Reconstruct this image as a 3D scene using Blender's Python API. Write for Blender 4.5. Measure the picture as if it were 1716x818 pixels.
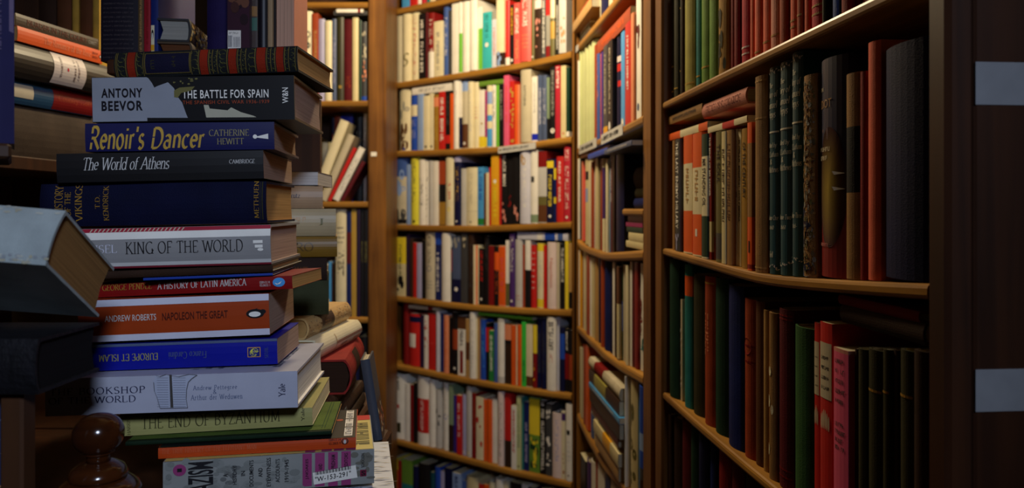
import bpy, math, random
from mathutils import Vector, Matrix
from mathutils.geometry import tessellate_polygon

for _o in list(bpy.data.objects):
    bpy.data.objects.remove(_o)
SC = bpy.context.scene
COL = SC.collection

# ---------------------------------------------------------------- camera, world, lights, exposure
F, CX, CY, EYE = 1290.0, 858.0, 351.0, 1.40      # focal length in pixels of the 1716x818 frame, eye height
cam_data = bpy.data.cameras.new('camera')
cam = bpy.data.objects.new('camera', cam_data)
COL.objects.link(cam)
cam.location = (0, 0, EYE)
cam.rotation_euler = (math.pi / 2, 0, 0)
cam_data.sensor_fit = 'HORIZONTAL'
cam_data.sensor_width = 36
cam_data.lens = 36 * F / 1716
cam_data.shift_y = -(409 - CY) / 1716
cam_data.clip_start = 0.02
cam_data.dof.use_dof = True
cam_data.dof.focus_distance = 0.86
cam_data.dof.aperture_fstop = 5.6
SC.camera = cam

SC.view_settings.view_transform = 'Standard'
SC.view_settings.look = 'None'
SC.view_settings.gamma = 1
SC.view_settings.use_curve_mapping = False
SC.view_settings.exposure = 0.0

world = bpy.data.worlds.new('world')
SC.world = world
world.use_nodes = True
world.node_tree.nodes['Background'].inputs[0].default_value = (1.0, 0.8, 0.6, 1)
world.node_tree.nodes['Background'].inputs[1].default_value = 0.01


def lamp(name, kind, loc, energy, color, size=0.1, target=None):
    d = bpy.data.lights.new(name, kind)
    d.energy = energy
    d.color = color
    if kind == 'AREA':
        d.shape = 'DISK'
        d.size = size
    else:
        d.shadow_soft_size = size
    o = bpy.data.objects.new(name, d)
    COL.objects.link(o)
    o.location = loc
    if target is not None:
        o.rotation_euler = (Vector(target) - Vector(loc)).to_track_quat('-Z', 'Y').to_euler()
    return o


# the warm ceiling lamp over the corner of the aisle, and the cool daylight from behind the camera
lamp('ceiling_lamp_light', 'POINT', (-0.10, 1.77, EYE + 0.84), 43.0, (1.0, 0.80, 0.50), 0.09)
day = lamp('daylight_light', 'AREA', (0.42, -1.0, EYE + 0.78), 2.7, (0.66, 0.77, 1.0), 0.30, (-0.40, 0.8, EYE - 0.05))
day.data.spread = math.radians(62)

# ---------------------------------------------------------------- helpers


def lin(c):
    return tuple(((v / 255) / 12.92 if v / 255 <= 0.04045 else ((v / 255 + 0.055) / 1.055) ** 2.4) for v in c)


def px(x, y, depth):
    """the world point seen at pixel (x, y) at a given distance along the view"""
    return Vector(((x - CX) * depth / F, depth, EYE - (y - CY) * depth / F))


class MB:
    """collects faces with a colour each; build() links them as ONE mesh object"""

    def __init__(self):
        self.v, self.f, self.c, self.sm = [], [], [], []

    def face(self, pts, col, smooth=False):
        n = len(self.v)
        self.v.extend(tuple(p) for p in pts)
        self.f.append(tuple(range(n, n + len(pts))))
        self.c.append(col)
        self.sm.append(smooth)

    def mesh(self, verts, faces, col, smooth=False):
        n = len(self.v)
        self.v.extend(tuple(p) for p in verts)
        for k, f in enumerate(faces):
            self.f.append(tuple(i + n for i in f))
            self.c.append(col)
            self.sm.append(smooth)

    def box(self, x0, x1, y0, y1, z0, z1, col, T=None, bev=0.0):
        if bev > 0:
            b = min(bev, (x1 - x0) * .45, (y1 - y0) * .45, (z1 - z0) * .45)
            ring = [(x0 + b, y0), (x1 - b, y0), (x1, y0 + b), (x1, y1 - b), (x1 - b, y1), (x0 + b, y1), (x0, y1 - b), (x0, y0 + b)]
            cx, cy = (x0 + x1) / 2, (y0 + y1) / 2
            kx, ky = 1 - b / ((x1 - x0) / 2), 1 - b / ((y1 - y0) / 2)
            rin = [(cx + (x - cx) * kx, cy + (y - cy) * ky) for x, y in ring]
            lay = [[(x, y, z0) for x, y in rin], [(x, y, z0 + b) for x, y in ring], [(x, y, z1 - b) for x, y in ring], [(x, y, z1) for x, y in rin]]
            vs = [p for l in lay for p in l]
            fs = [tuple(range(7, -1, -1)), tuple(range(24, 32))]
            for l in range(3):
                for i in range(8):
                    j = (i + 1) % 8
                    fs.append((l * 8 + i, l * 8 + j, l * 8 + 8 + j, l * 8 + 8 + i))
        else:
            vs = [(x0, y0, z0), (x1, y0, z0), (x1, y1, z0), (x0, y1, z0), (x0, y0, z1), (x1, y0, z1), (x1, y1, z1), (x0, y1, z1)]
            fs = [(3, 2, 1, 0), (4, 5, 6, 7), (0, 1, 5, 4), (1, 2, 6, 5), (2, 3, 7, 6), (3, 0, 4, 7)]
        if T is not None:
            vs = [T @ Vector(p) for p in vs]
        self.mesh(vs, fs, col)

    def build(self, name, mat, parent=None):
        me = bpy.data.meshes.new(name)
        me.from_pydata(self.v, [], self.f)
        at = me.color_attributes.new('col', 'FLOAT_COLOR', 'CORNER')
        buf = []
        for f, c in zip(self.f, self.c):
            buf.extend((c[0], c[1], c[2], 1.0) * len(f))
        at.data.foreach_set('color', buf)
        me.polygons.foreach_set('use_smooth', self.sm)
        me.materials.append(mat)
        me.update()
        o = bpy.data.objects.new(name, me)
        COL.objects.link(o)
        if parent is not None:
            o.parent = parent
        return o


def empty(name, M):
    o = bpy.data.objects.new(name, None)
    o.empty_display_size = 0.02
    COL.objects.link(o)
    o.matrix_world = M
    return o


def tag(o, label, cat, group=None):
    o['label'] = label
    o['category'] = cat
    if group:
        o['group'] = group
    return o


def frame(origin, ax, ay, az):
    M = Matrix.Identity(4)
    for i, a in enumerate((ax, ay, az)):
        for r in range(3):
            M[r][i] = a[r]
    for r in range(3):
        M[r][3] = origin[r]
    return M


# ---------------------------------------------------------------- materials (procedural)


def new_mat(name, rough, spec=0.5, bump=None, var=None, lines=None, sheen=0):
    m = bpy.data.materials.new(name)
    m.use_nodes = True
    nt = m.node_tree
    N, L = nt.nodes, nt.links
    bs = N['Principled BSDF']
    bs.inputs['Roughness'].default_value = rough
    bs.inputs['Specular IOR Level'].default_value = spec
    at = N.new('ShaderNodeAttribute')
    at.attribute_name = 'col'
    out = at.outputs['Color']
    tc = N.new('ShaderNodeTexCoord')
    if var:
        no = N.new('ShaderNodeTexNoise')
        no.inputs['Scale'].default_value = var[0]
        no.inputs['Detail'].default_value = 5
        L.new(tc.outputs['Object'], no.inputs['Vector'])
        mr = N.new('ShaderNodeMapRange')
        mr.inputs[1].default_value = 0.3
        mr.inputs[2].default_value = 0.7
        mr.inputs[3].default_value = var[1]
        mr.inputs[4].default_value = var[2]
        L.new(no.outputs['Fac'], mr.inputs[0])
        mx = N.new('ShaderNodeMix')
        mx.data_type = 'RGBA'
        mx.blend_type = 'MULTIPLY'
        mx.inputs[0].default_value = 1
        L.new(out, mx.inputs[6])
        L.new(mr.outputs[0], mx.inputs[7])
        out = mx.outputs[2]
    if lines:                                                   # page edges: fine lines across local X
        mp = N.new('ShaderNodeMapping')
        mp.inputs['Scale'].default_value = lines
        L.new(tc.outputs['Object'], mp.inputs['Vector'])
        n2 = N.new('ShaderNodeTexNoise')
        n2.inputs['Scale'].default_value = 1
        n2.inputs['Detail'].default_value = 3
        L.new(mp.outputs[0], n2.inputs['Vector'])
        m2 = N.new('ShaderNodeMapRange')
        m2.inputs[1].default_value = 0.3
        m2.inputs[2].default_value = 0.65
        m2.inputs[3].default_value = 0.62
        m2.inputs[4].default_value = 1.05
        L.new(n2.outputs['Fac'], m2.inputs[0])
        mx = N.new('ShaderNodeMix')
        mx.data_type = 'RGBA'
        mx.blend_type = 'MULTIPLY'
        mx.inputs[0].default_value = 1
        L.new(out, mx.inputs[6])
        L.new(m2.outputs[0], mx.inputs[7])
        out = mx.outputs[2]
    L.new(out, bs.inputs['Base Color'])
    if bump:
        nb = N.new('ShaderNodeTexNoise')
        nb.inputs['Scale'].default_value = bump[0]
        nb.inputs['Detail'].default_value = 3
        L.new(tc.outputs['Object'], nb.inputs['Vector'])
        bm = N.new('ShaderNodeBump')
        bm.inputs['Strength'].default_value = bump[1]
        bm.inputs['Distance'].default_value = 0.001
        L.new(nb.outputs['Fac'], bm.inputs['Height'])
        L.new(bm.outputs[0], bs.inputs['Normal'])
    return m


def wood_mat(name, dark, light, rough=0.42, axis=2):
    m = bpy.data.materials.new(name)
    m.use_nodes = True
    nt = m.node_tree
    N, L = nt.nodes, nt.links
    bs = N['Principled BSDF']
    tc = N.new('ShaderNodeTexCoord')
    mp = N.new('ShaderNodeMapping')
    sc = [34, 34, 34]
    sc[axis] = 1.6
    mp.inputs['Scale'].default_value = sc
    L.new(tc.outputs['Object'], mp.inputs['Vector'])
    n1 = N.new('ShaderNodeTexNoise')
    n1.inputs['Scale'].default_value = 1.0
    n1.inputs['Detail'].default_value = 6
    n1.inputs['Distortion'].default_value = 1.2
    L.new(mp.outputs[0], n1.inputs['Vector'])
    n2 = N.new('ShaderNodeTexNoise')
    n2.inputs['Scale'].default_value = 7
    n2.inputs['Detail'].default_value = 4
    L.new(tc.outputs['Object'], n2.inputs['Vector'])
    ad = N.new('ShaderNodeMath')
    ad.operation = 'MULTIPLY_ADD'
    ad.inputs[1].default_value = 0.65
    L.new(n1.outputs['Fac'], ad.inputs[0])
    m3 = N.new('ShaderNodeMath')
    m3.operation = 'MULTIPLY'
    m3.inputs[1].default_value = 0.35
    L.new(n2.outputs['Fac'], m3.inputs[0])
    L.new(m3.outputs[0], ad.inputs[2])
    cr = N.new('ShaderNodeValToRGB')
    cr.color_ramp.elements[0].position = 0.32
    cr.color_ramp.elements[0].color = (*lin(dark), 1)
    cr.color_ramp.elements[1].position = 0.66
    cr.color_ramp.elements[1].color = (*lin(light), 1)
    L.new(ad.outputs[0], cr.inputs[0])
    L.new(cr.outputs[0], bs.inputs['Base Color'])
    bs.inputs['Roughness'].default_value = rough
    bs.inputs['Specular IOR Level'].default_value = 0.5 if rough < .3 else 0.3
    bm = N.new('ShaderNodeBump')
    bm.inputs['Strength'].default_value = 0.15
    bm.inputs['Distance'].default_value = 0.001
    L.new(n1.outputs['Fac'], bm.inputs['Height'])
    L.new(bm.outputs[0], bs.inputs['Normal'])
    return m


M_PAPER = new_mat('printed_cover', 0.42, 0.35, var=(22, 0.90, 1.04))
M_CLOTH = new_mat('cloth_cover', 0.75, 0.12, bump=(900, 0.5), var=(26, 0.72, 1.08))
M_WORN = new_mat('worn_leather', 0.6, 0.3, bump=(220, 0.9), var=(90, 0.4, 1.25))
M_PAGES = new_mat('page_edges', 0.85, 0.1, lines=(1500, 6, 6))
M_PRINT = new_mat('printing_ink', 0.5, 0.3)
M_CARD = new_mat('card', 0.7, 0.2, var=(40, 0.9, 1.03))
M_WALL = new_mat('plaster', 0.9, 0.1, var=(3, 0.85, 1.0))
W_SHELF = wood_mat('shelf_wood', (112, 74, 26), (178, 128, 54), 0.40, 0)
W_POST = wood_mat('post_wood', (78, 46, 16), (136, 90, 36), 0.42, 2)
W_BACK = wood_mat('back_wood', (44, 25, 12), (72, 42, 20), 0.6, 2)
W_DARK = wood_mat('dark_wood', (42, 22, 11), (70, 38, 18), 0.5, 2)
W_NEWEL = wood_mat('varnished_wood', (30, 13, 5), (70, 34, 12), 0.16, 0)

# ---------------------------------------------------------------- colours
PAL = dict(
    white=((236, 232, 222), 'white'), cream=((226, 216, 180), 'cream'), ivory=((214, 200, 152), 'ivory'), bone=((196, 186, 160), 'bone'),
    grey=((150, 148, 140), 'grey'), ltgrey=((196, 194, 190), 'pale grey'), dkgrey=((66, 66, 68), 'dark grey'), black=((24, 22, 24), 'black'),
    brown=((96, 58, 34), 'brown'), dkbrown=((52, 34, 24), 'dark brown'), tan=((180, 140, 84), 'tan'), gold=((186, 150, 62), 'gold'), ochre=((160, 120, 44), 'ochre'),
    red=((196, 38, 34), 'red'), dkred=((128, 24, 24), 'dark red'), crimson=((186, 40, 58), 'crimson'), maroon=((92, 24, 32), 'maroon'),
    salmon=((226, 86, 80), 'salmon'), coral=((226, 106, 80), 'coral'), pink=((224, 92, 130), 'pink'), orange=((226, 92, 30), 'orange'), peach=((226, 140, 100), 'peach'), rust=((160, 66, 34), 'rust'),
    yellow=((232, 208, 50), 'yellow'), mustard=((226, 164, 36), 'mustard yellow'), lemon=((226, 220, 70), 'lemon yellow'),
    green=((40, 130, 66), 'green'), lime=((110, 186, 56), 'lime green'), brightgreen=((60, 200, 70), 'bright green'), dkgreen=((26, 58, 42), 'dark green'), olive=((106, 100, 56), 'olive'), grass=((104, 142, 52), 'grass green'), deepnavy=((8, 12, 64), 'navy'), forest=((52, 92, 48), 'green'), dkolive=((54, 52, 30), 'dark olive'), sage=((130, 150, 120), 'sage green'), palegreen=((200, 206, 150), 'pale green'), teal=((40, 120, 120), 'teal'), turq=((60, 178, 184), 'turquoise'), dkteal=((24, 72, 84), 'dark teal'), yolive=((160, 152, 74), 'yellow olive'),
    blue=((36, 76, 180), 'blue'), sky=((76, 156, 220), 'sky blue'), ltblue=((140, 166, 214), 'light blue'), dkblue=((24, 36, 96), 'dark blue'), navy=((18, 22, 62), 'navy'), slate=((76, 90, 124), 'slate blue'), midblue=((64, 92, 160), 'mid blue'), royal=((30, 44, 190), 'royal blue'),
    lilac=((170, 168, 206), 'lilac'), purple=((74, 44, 110), 'purple'), violet=((60, 40, 130), 'violet'), lavender=((206, 206, 220), 'lavender'), dkpurple=((44, 28, 58), 'dark purple'), pinkwhite=((228, 208, 204), 'pinkish white'), magenta=((170, 40, 110), 'magenta'), kraft=((150, 112, 66), 'buff'), mauve=((206, 136, 122), 'dusty pink'),
)


def C(k):
    return lin(PAL[k][0]) if isinstance(k, str) else lin(k)


ORD = ['zeroth', 'first', 'second', 'third', 'fourth', 'fifth', 'sixth', 'seventh', 'eighth', 'ninth', 'tenth', 'eleventh', 'twelfth', 'thirteenth', 'fourteenth', 'fifteenth', 'sixteenth', 'seventeenth', 'eighteenth', 'nineteenth', 'twentieth']
ORD += ['twenty-' + ORD[i] for i in range(1, 10)] + ['thirtieth'] + ['thirty-' + ORD[i] for i in range(1, 10)]

# ---------------------------------------------------------------- lettering


def arc(cx, cy, rx, ry, a0, a1, n=9):
    return [(cx + rx * math.cos(math.radians(a0 + (a1 - a0) * i / n)), cy + ry * math.sin(math.radians(a0 + (a1 - a0) * i / n))) for i in range(n + 1)]


X = 0.64
GL = {
    'A': (.74, [[(.04, 0), (.37, 1)], [(.37, 1), (.70, 0)], [(.16, .36), (.58, .36)]]),
    'B': (.62, [[(.12, 0), (.12, 1)], [(.12, 1), (.3, 1)] + arc(.3, .76, .22, .24, 90, -90) + [(.12, .52)], [(.12, .52), (.32, .52)] + arc(.32, .26, .26, .26, 90, -90) + [(.12, 0)]]),
    'C': (.72, [arc(.42, .5, .36, .5, 48, 312, 16)]),
    'D': (.76, [[(.12, 0), (.12, 1)], [(.12, 1), (.3, 1)] + arc(.3, .5, .38, .5, 90, -90, 12) + [(.12, 0)]]),
    'E': (.58, [[(.12, 0), (.12, 1)], [(.12, 1), (.52, 1), (.52, .88)], [(.12, .52), (.44, .52)], [(.12, 0), (.54, 0), (.54, .14)]]),
    'F': (.55, [[(.12, 0), (.12, 1)], [(.12, 1), (.52, 1), (.52, .86)], [(.12, .52), (.44, .52)]]),
    'G': (.76, [arc(.42, .5, .36, .5, 48, 340, 16), [(.66, .0), (.66, .42)]]),
    'H': (.76, [[(.12, 0), (.12, 1)], [(.64, 0), (.64, 1)], [(.12, .52), (.64, .52)]]),
    'I': (.30, [[(.15, 0), (.15, 1)]]),
    'J': (.36, [[(.2, 1), (.2, .0)] + arc(.06, 0, .14, .2, 0, -90, 4)]),
    'K': (.70, [[(.12, 0), (.12, 1)], [(.6, 1), (.12, .46)], [(.26, .6), (.66, 0)]]),
    'L': (.58, [[(.12, 0), (.12, 1)], [(.12, 0), (.52, 0), (.54, .18)]]),
    'M': (.88, [[(.1, 0), (.14, 1)], [(.14, 1), (.44, .1)], [(.44, .1), (.74, 1)], [(.74, 1), (.78, 0)]]),
    'N': (.78, [[(.12, 0), (.12, 1)], [(.12, 1), (.64, 0)], [(.64, 0), (.64, 1)]]),
    'O': (.80, [arc(.40, .5, .35, .5, 0, 360, 20)]),
    'P': (.58, [[(.12, 0), (.12, 1)], [(.12, 1), (.3, 1)] + arc(.3, .74, .24, .26, 90, -90) + [(.12, .48)]]),
    'Q': (.80, [arc(.40, .5, .35, .5, 0, 360, 20), [(.45, .1), (.74, -.16)]]),
    'R': (.66, [[(.12, 0), (.12, 1)], [(.12, 1), (.3, 1)] + arc(.3, .75, .23, .25, 90, -90) + [(.12, .5)], [(.3, .5), (.64, 0)]]),
    'S': (.54, [arc(.27, .75, .2, .25, 30, 270, 10) + arc(.27, .25, .22, .25, 90, -150, 10)]),
    'T': (.66, [[(.33, 0), (.33, 1)], [(.04, .86), (.06, 1), (.60, 1), (.62, .86)]]),
    'U': (.76, [[(.12, 1), (.12, .3)] + arc(.37, .3, .25, .3, 180, 360) + [(.62, 1)]]),
    'V': (.72, [[(.04, 1), (.36, 0)], [(.36, 0), (.68, 1)]]),
    'W': (1.0, [[(.03, 1), (.27, 0)], [(.27, 0), (.5, .96)], [(.5, .96), (.73, 0)], [(.73, 0), (.97, 1)]]),
    'X': (.7, [[(.06, 1), (.64, 0)], [(.06, 0), (.62, 1)]]),
    'Y': (.68, [[(.04, 1), (.34, .46)], [(.64, 1), (.34, .46)], [(.34, .46), (.34, 0)]]),
    'Z': (.62, [[(.08, .86), (.08, 1), (.56, 1)], [(.56, 1), (.06, 0)], [(.06, 0), (.56, 0), (.58, .15)]]),
    'a': (.5, [arc(.22, .48, .16, .16, 150, 0, 6) + [(.38, 0)], arc(.22, .18, .17, .19, 60, 330, 10)]),
    'b': (.54, [[(.1, 0), (.1, 1)], arc(.28, .31, .19, .32, 150, -150, 14)]),
    'c': (.46, [arc(.26, .32, .2, .32, 50, 310, 12)]),
    'd': (.54, [[(.44, 0), (.44, 1)], arc(.25, .31, .19, .32, 30, 330, 14)]),
    'e': (.48, [[(.06, .36), (.42, .36)] + arc(.25, .34, .18, .3, 10, 315, 14)]),
    'f': (.34, [[(.14, 0), (.14, .8)] + arc(.28, .8, .14, .18, 180, 60, 5), [(.02, X), (.3, X)]]),
    'g': (.5, [arc(.24, .40, .17, .23, 0, 360, 14), [(.41, .62), (.41, -.1)] + arc(.24, -.1, .17, .2, 0, -160, 7)]),
    'h': (.54, [[(.1, 0), (.1, 1)], [(.1, .42)] + arc(.28, .42, .16, .22, 170, 0, 7) + [(.44, 0)]]),
    'i': (.24, [[(.12, 0), (.12, X)], [(.12, .82), (.12, .92)]]),
    'j': (.24, [[(.14, X), (.14, -.2)], [(.14, .82), (.14, .92)]]),
    'k': (.5, [[(.1, 0), (.1, 1)], [(.42, X), (.1, .3)], [(.2, .4), (.46, 0)]]),
    'l': (.24, [[(.12, 0), (.12, 1)]]),
    'm': (.82, [[(.1, 0), (.1, X)], [(.1, .42)] + arc(.25, .42, .15, .22, 170, 0, 6) + [(.40, 0)], [(.40, .42)] + arc(.56, .42, .15, .22, 170, 0, 6) + [(.71, 0)]]),
    'n': (.54, [[(.1, 0), (.1, X)], [(.1, .42)] + arc(.28, .42, .16, .22, 170, 0, 7) + [(.44, 0)]]),
    'o': (.52, [arc(.26, .32, .2, .32, 0, 360, 14)]),
    'p': (.54, [[(.1, -.3), (.1, X)], arc(.28, .32, .19, .32, 150, -150, 14)]),
    'q': (.54, [[(.44, -.3), (.44, X)], arc(.25, .32, .19, .32, 30, 330, 14)]),
    'r': (.36, [[(.1, 0), (.1, X)], [(.1, .4)] + arc(.25, .42, .14, .2, 170, 60, 5)]),
    's': (.4, [arc(.2, .48, .13, .16, 30, 270, 8) + arc(.2, .16, .15, .16, 90, -150, 8)]),
    't': (.34, [[(.14, .86), (.14, .14)] + arc(.26, .14, .12, .14, 180, 300, 4), [(.02, X), (.3, X)]]),
    'u': (.54, [[(.1, X), (.1, .2)] + arc(.27, .2, .17, .2, 180, 360, 7), [(.44, X), (.44, 0)]]),
    'v': (.5, [[(.04, X), (.25, 0)], [(.25, 0), (.46, X)]]),
    'w': (.74, [[(.03, X), (.2, 0)], [(.2, 0), (.37, X)], [(.37, X), (.54, 0)], [(.54, 0), (.71, X)]]),
    'x': (.5, [[(.05, X), (.45, 0)], [(.05, 0), (.45, X)]]),
    'y': (.5, [[(.04, X), (.26, 0)], [(.48, X), (.18, -.3), (.06, -.28)]]),
    'z': (.46, [[(.06, X), (.42, X)], [(.42, X), (.05, 0)], [(.05, 0), (.42, 0)]]),
    '&': (.74, [[(.68, .0), (.2, .72)] + arc(.32, .8, .14, .2, 200, -20, 8) + [(.14, .36)] + arc(.3, .24, .22, .24, 150, 340, 8) + [(.66, .42)]]),
    "'": (.2, [[(.1, 1), (.1, .76)]]), '.': (.2, [[(.1, 0), (.1, .1)]]), '-': (.4, [[(.05, .34), (.35, .34)]]), ' ': (.34, []),
    '0': (.6, [arc(.30, .5, .24, .5, 0, 360, 16)]), '1': (.36, [[(.06, .8), (.2, 1), (.2, 0)]]), '6': (.58, [arc(.3, .32, .22, .32, 0, 360, 12), [(.08, .32), (.2, .78), (.44, 1)]]),
}


def letters(text, font='serif', track=0.0, slant=0.0, weight=1.0):
    """2-D polygons of a line of text; font serif / brush (drawn strokes) or sans (the built-in face)"""
    V, FS = [], []
    if font == 'sans':
        cu = bpy.data.curves.new('lettering', 'FONT')
        cu.body = text
        cu.space_character = 1 + track
        cu.offset = 0.012 * (weight - 1)
        cu.resolution_u = 3
        ob = bpy.data.objects.new('lettering', cu)
        COL.objects.link(ob)
        dg = bpy.context.evaluated_depsgraph_get()
        me = bpy.data.meshes.new_from_object(ob.evaluated_get(dg))
        V = [(v.co.x, v.co.y) for v in me.vertices]
        FS = [tuple(p.vertices) for p in me.polygons]
        bpy.data.objects.remove(ob)
        bpy.data.curves.remove(cu)
        bpy.data.meshes.remove(me)
    else:
        thick, thin, nib = (0.115 * weight, 0.035 * weight, 18) if font == 'serif' else (0.15 * weight, 0.06 * weight, 40)
        x0 = 0.0
        for ch in text:
            w, strokes = GL.get(ch, GL['-'])
            ends = [p for s in strokes for p in (s[0], s[-1])]
            for s in strokes:
                pts = [(x0 + p[0], p[1]) for p in s]
                n = len(pts)
                left, right = [], []
                for i, p in enumerate(pts):
                    a = pts[max(0, i - 1)]
                    b = pts[min(n - 1, i + 1)]
                    if n > 3 and abs(pts[0][0] - pts[-1][0]) < 1e-6 and abs(pts[0][1] - pts[-1][1]) < 1e-6 and i in (0, n - 1):
                        a, b = pts[-2], pts[1]
                    dx, dy = b[0] - a[0], b[1] - a[1]
                    l = math.hypot(dx, dy) or 1
                    th = math.atan2(dy, dx)
                    h = (thin + (thick - thin) * abs(math.sin(th - math.radians(nib)))) / 2
                    nx, ny = -dy / l * h, dx / l * h
                    left.append((p[0] + nx, p[1] + ny))
                    right.append((p[0] - nx, p[1] - ny))
                k = len(V)
                V += left + right
                for i in range(n - 1):
                    FS.append((k + i, k + i + 1, k + n + i + 1, k + n + i))
                if font == 'serif' and ch not in "'.-":
                    for e, q in ((s[0], s[1]), (s[-1], s[-2])):
                        if abs(q[0] - e[0]) < abs(q[1] - e[1]) * .75 and (abs(e[1]) < .01 or abs(e[1] - 1) < .01 or abs(e[1] - X) < .01) and ends.count(e) == 1:
                            k = len(V)
                            ex, sg = x0 + e[0], (1 if q[1] > e[1] else -1)
                            V += [(ex - .13, e[1]), (ex + .13, e[1]), (ex + .13, e[1] + sg * .035), (ex - .13, e[1] + sg * .035)]
                            FS.append((k, k + 1, k + 2, k + 3))
            x0 += w + 0.05 + track
    if slant:
        V = [(x + y * slant, y) for x, y in V]
    if not V:
        return [], []
    xs, ys = [v[0] for v in V], [v[1] for v in V]
    a, b = min(xs), min(ys)
    sx, sy = max(xs) - a, max(ys) - b
    return [((x - a) / sx, (y - b) / sy) for x, y in V], FS


def put_text(mb, S, text, box, col, rot=0, font='serif', eps=0.0005, **kw):
    """box = (a0, a1, b0, b1) on a surface map S(a, b, eps); a runs to the reader's right, b up"""
    V, FS = letters(text, font, **kw)
    a0, a1, b0, b1 = box
    P = []
    for x, y in V:
        if rot == 0:
            a, b = a0 + x * (a1 - a0), b0 + y * (b1 - b0)
        elif rot == 90:
            a, b = a1 - y * (a1 - a0), b0 + x * (b1 - b0)
        elif rot == 180:
            a, b = a1 - x * (a1 - a0), b1 - y * (b1 - b0)
        else:
            a, b = a0 + y * (a1 - a0), b1 - x * (b1 - b0)
        P.append(S(a, b, eps))
    mb.mesh(P, FS, col)


def put_rect(mb, S, box, col, eps=0.0003, n=5):
    a0, a1, b0, b1 = box
    V, FS = [], []
    for i in range(n + 1):
        for j in range(n + 1):
            V.append(S(a0 + (a1 - a0) * i / n, b0 + (b1 - b0) * j / n, eps))
    for i in range(n):
        for j in range(n):
            k = i * (n + 1) + j
            FS.append((k, k + n + 1, k + n + 2, k + 1))
    mb.mesh(V, FS, col)


def put_poly(mb, S, pts, col, eps=0.0004):
    tri = tessellate_polygon([[Vector((a, b, 0)) for a, b in pts]])
    mb.mesh([S(a, b, eps) for a, b in pts], tri, col)


def put_disc(mb, S, a, b, ra, rb, col, eps=0.0005, n=16):
    put_poly(mb, S, [(a + ra * math.cos(i * 2 * math.pi / n), b + rb * math.sin(i * 2 * math.pi / n)) for i in range(n)], col, eps)


def put_marks(mb, S, box, col, rng, vertical=True, eps=0.0004):
    """a line of small illegible letter marks filling box"""
    a0, a1, b0, b1 = box
    H = (a1 - a0) if vertical else (b1 - b0)
    Ltot = (b1 - b0) if vertical else (a1 - a0)
    p = 0.0

    def rect(u0, u1, v0, v1):
        if vertical:
            pts = [(a0 + v0, b1 - u0), (a0 + v1, b1 - u0), (a0 + v1, b1 - u1), (a0 + v0, b1 - u1)]
        else:
            pts = [(a0 + u0, b0 + v0), (a0 + u1, b0 + v0), (a0 + u1, b0 + v1), (a0 + u0, b0 + v1)]
        mb.face([S(a, b, eps) for a, b in pts], col)
    while p < Ltot - H * .6:
        if rng.random() < 0.16:
            p += H * .45
            continue
        w = H * rng.choice((.45, .6, .7, .75))
        st = H * .2
        k = rng.random()
        rect(p, p + st, 0, H)
        if k < .7:
            rect(p + w - st, p + w, 0 if k < .4 else H * .3, H)
        if k > .2:
            y = rng.choice((0, .42, .8)) * H
            rect(p, p + w, y, y + st)
        p += w + H * .16

# ---------------------------------------------------------------- the book builder


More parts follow.
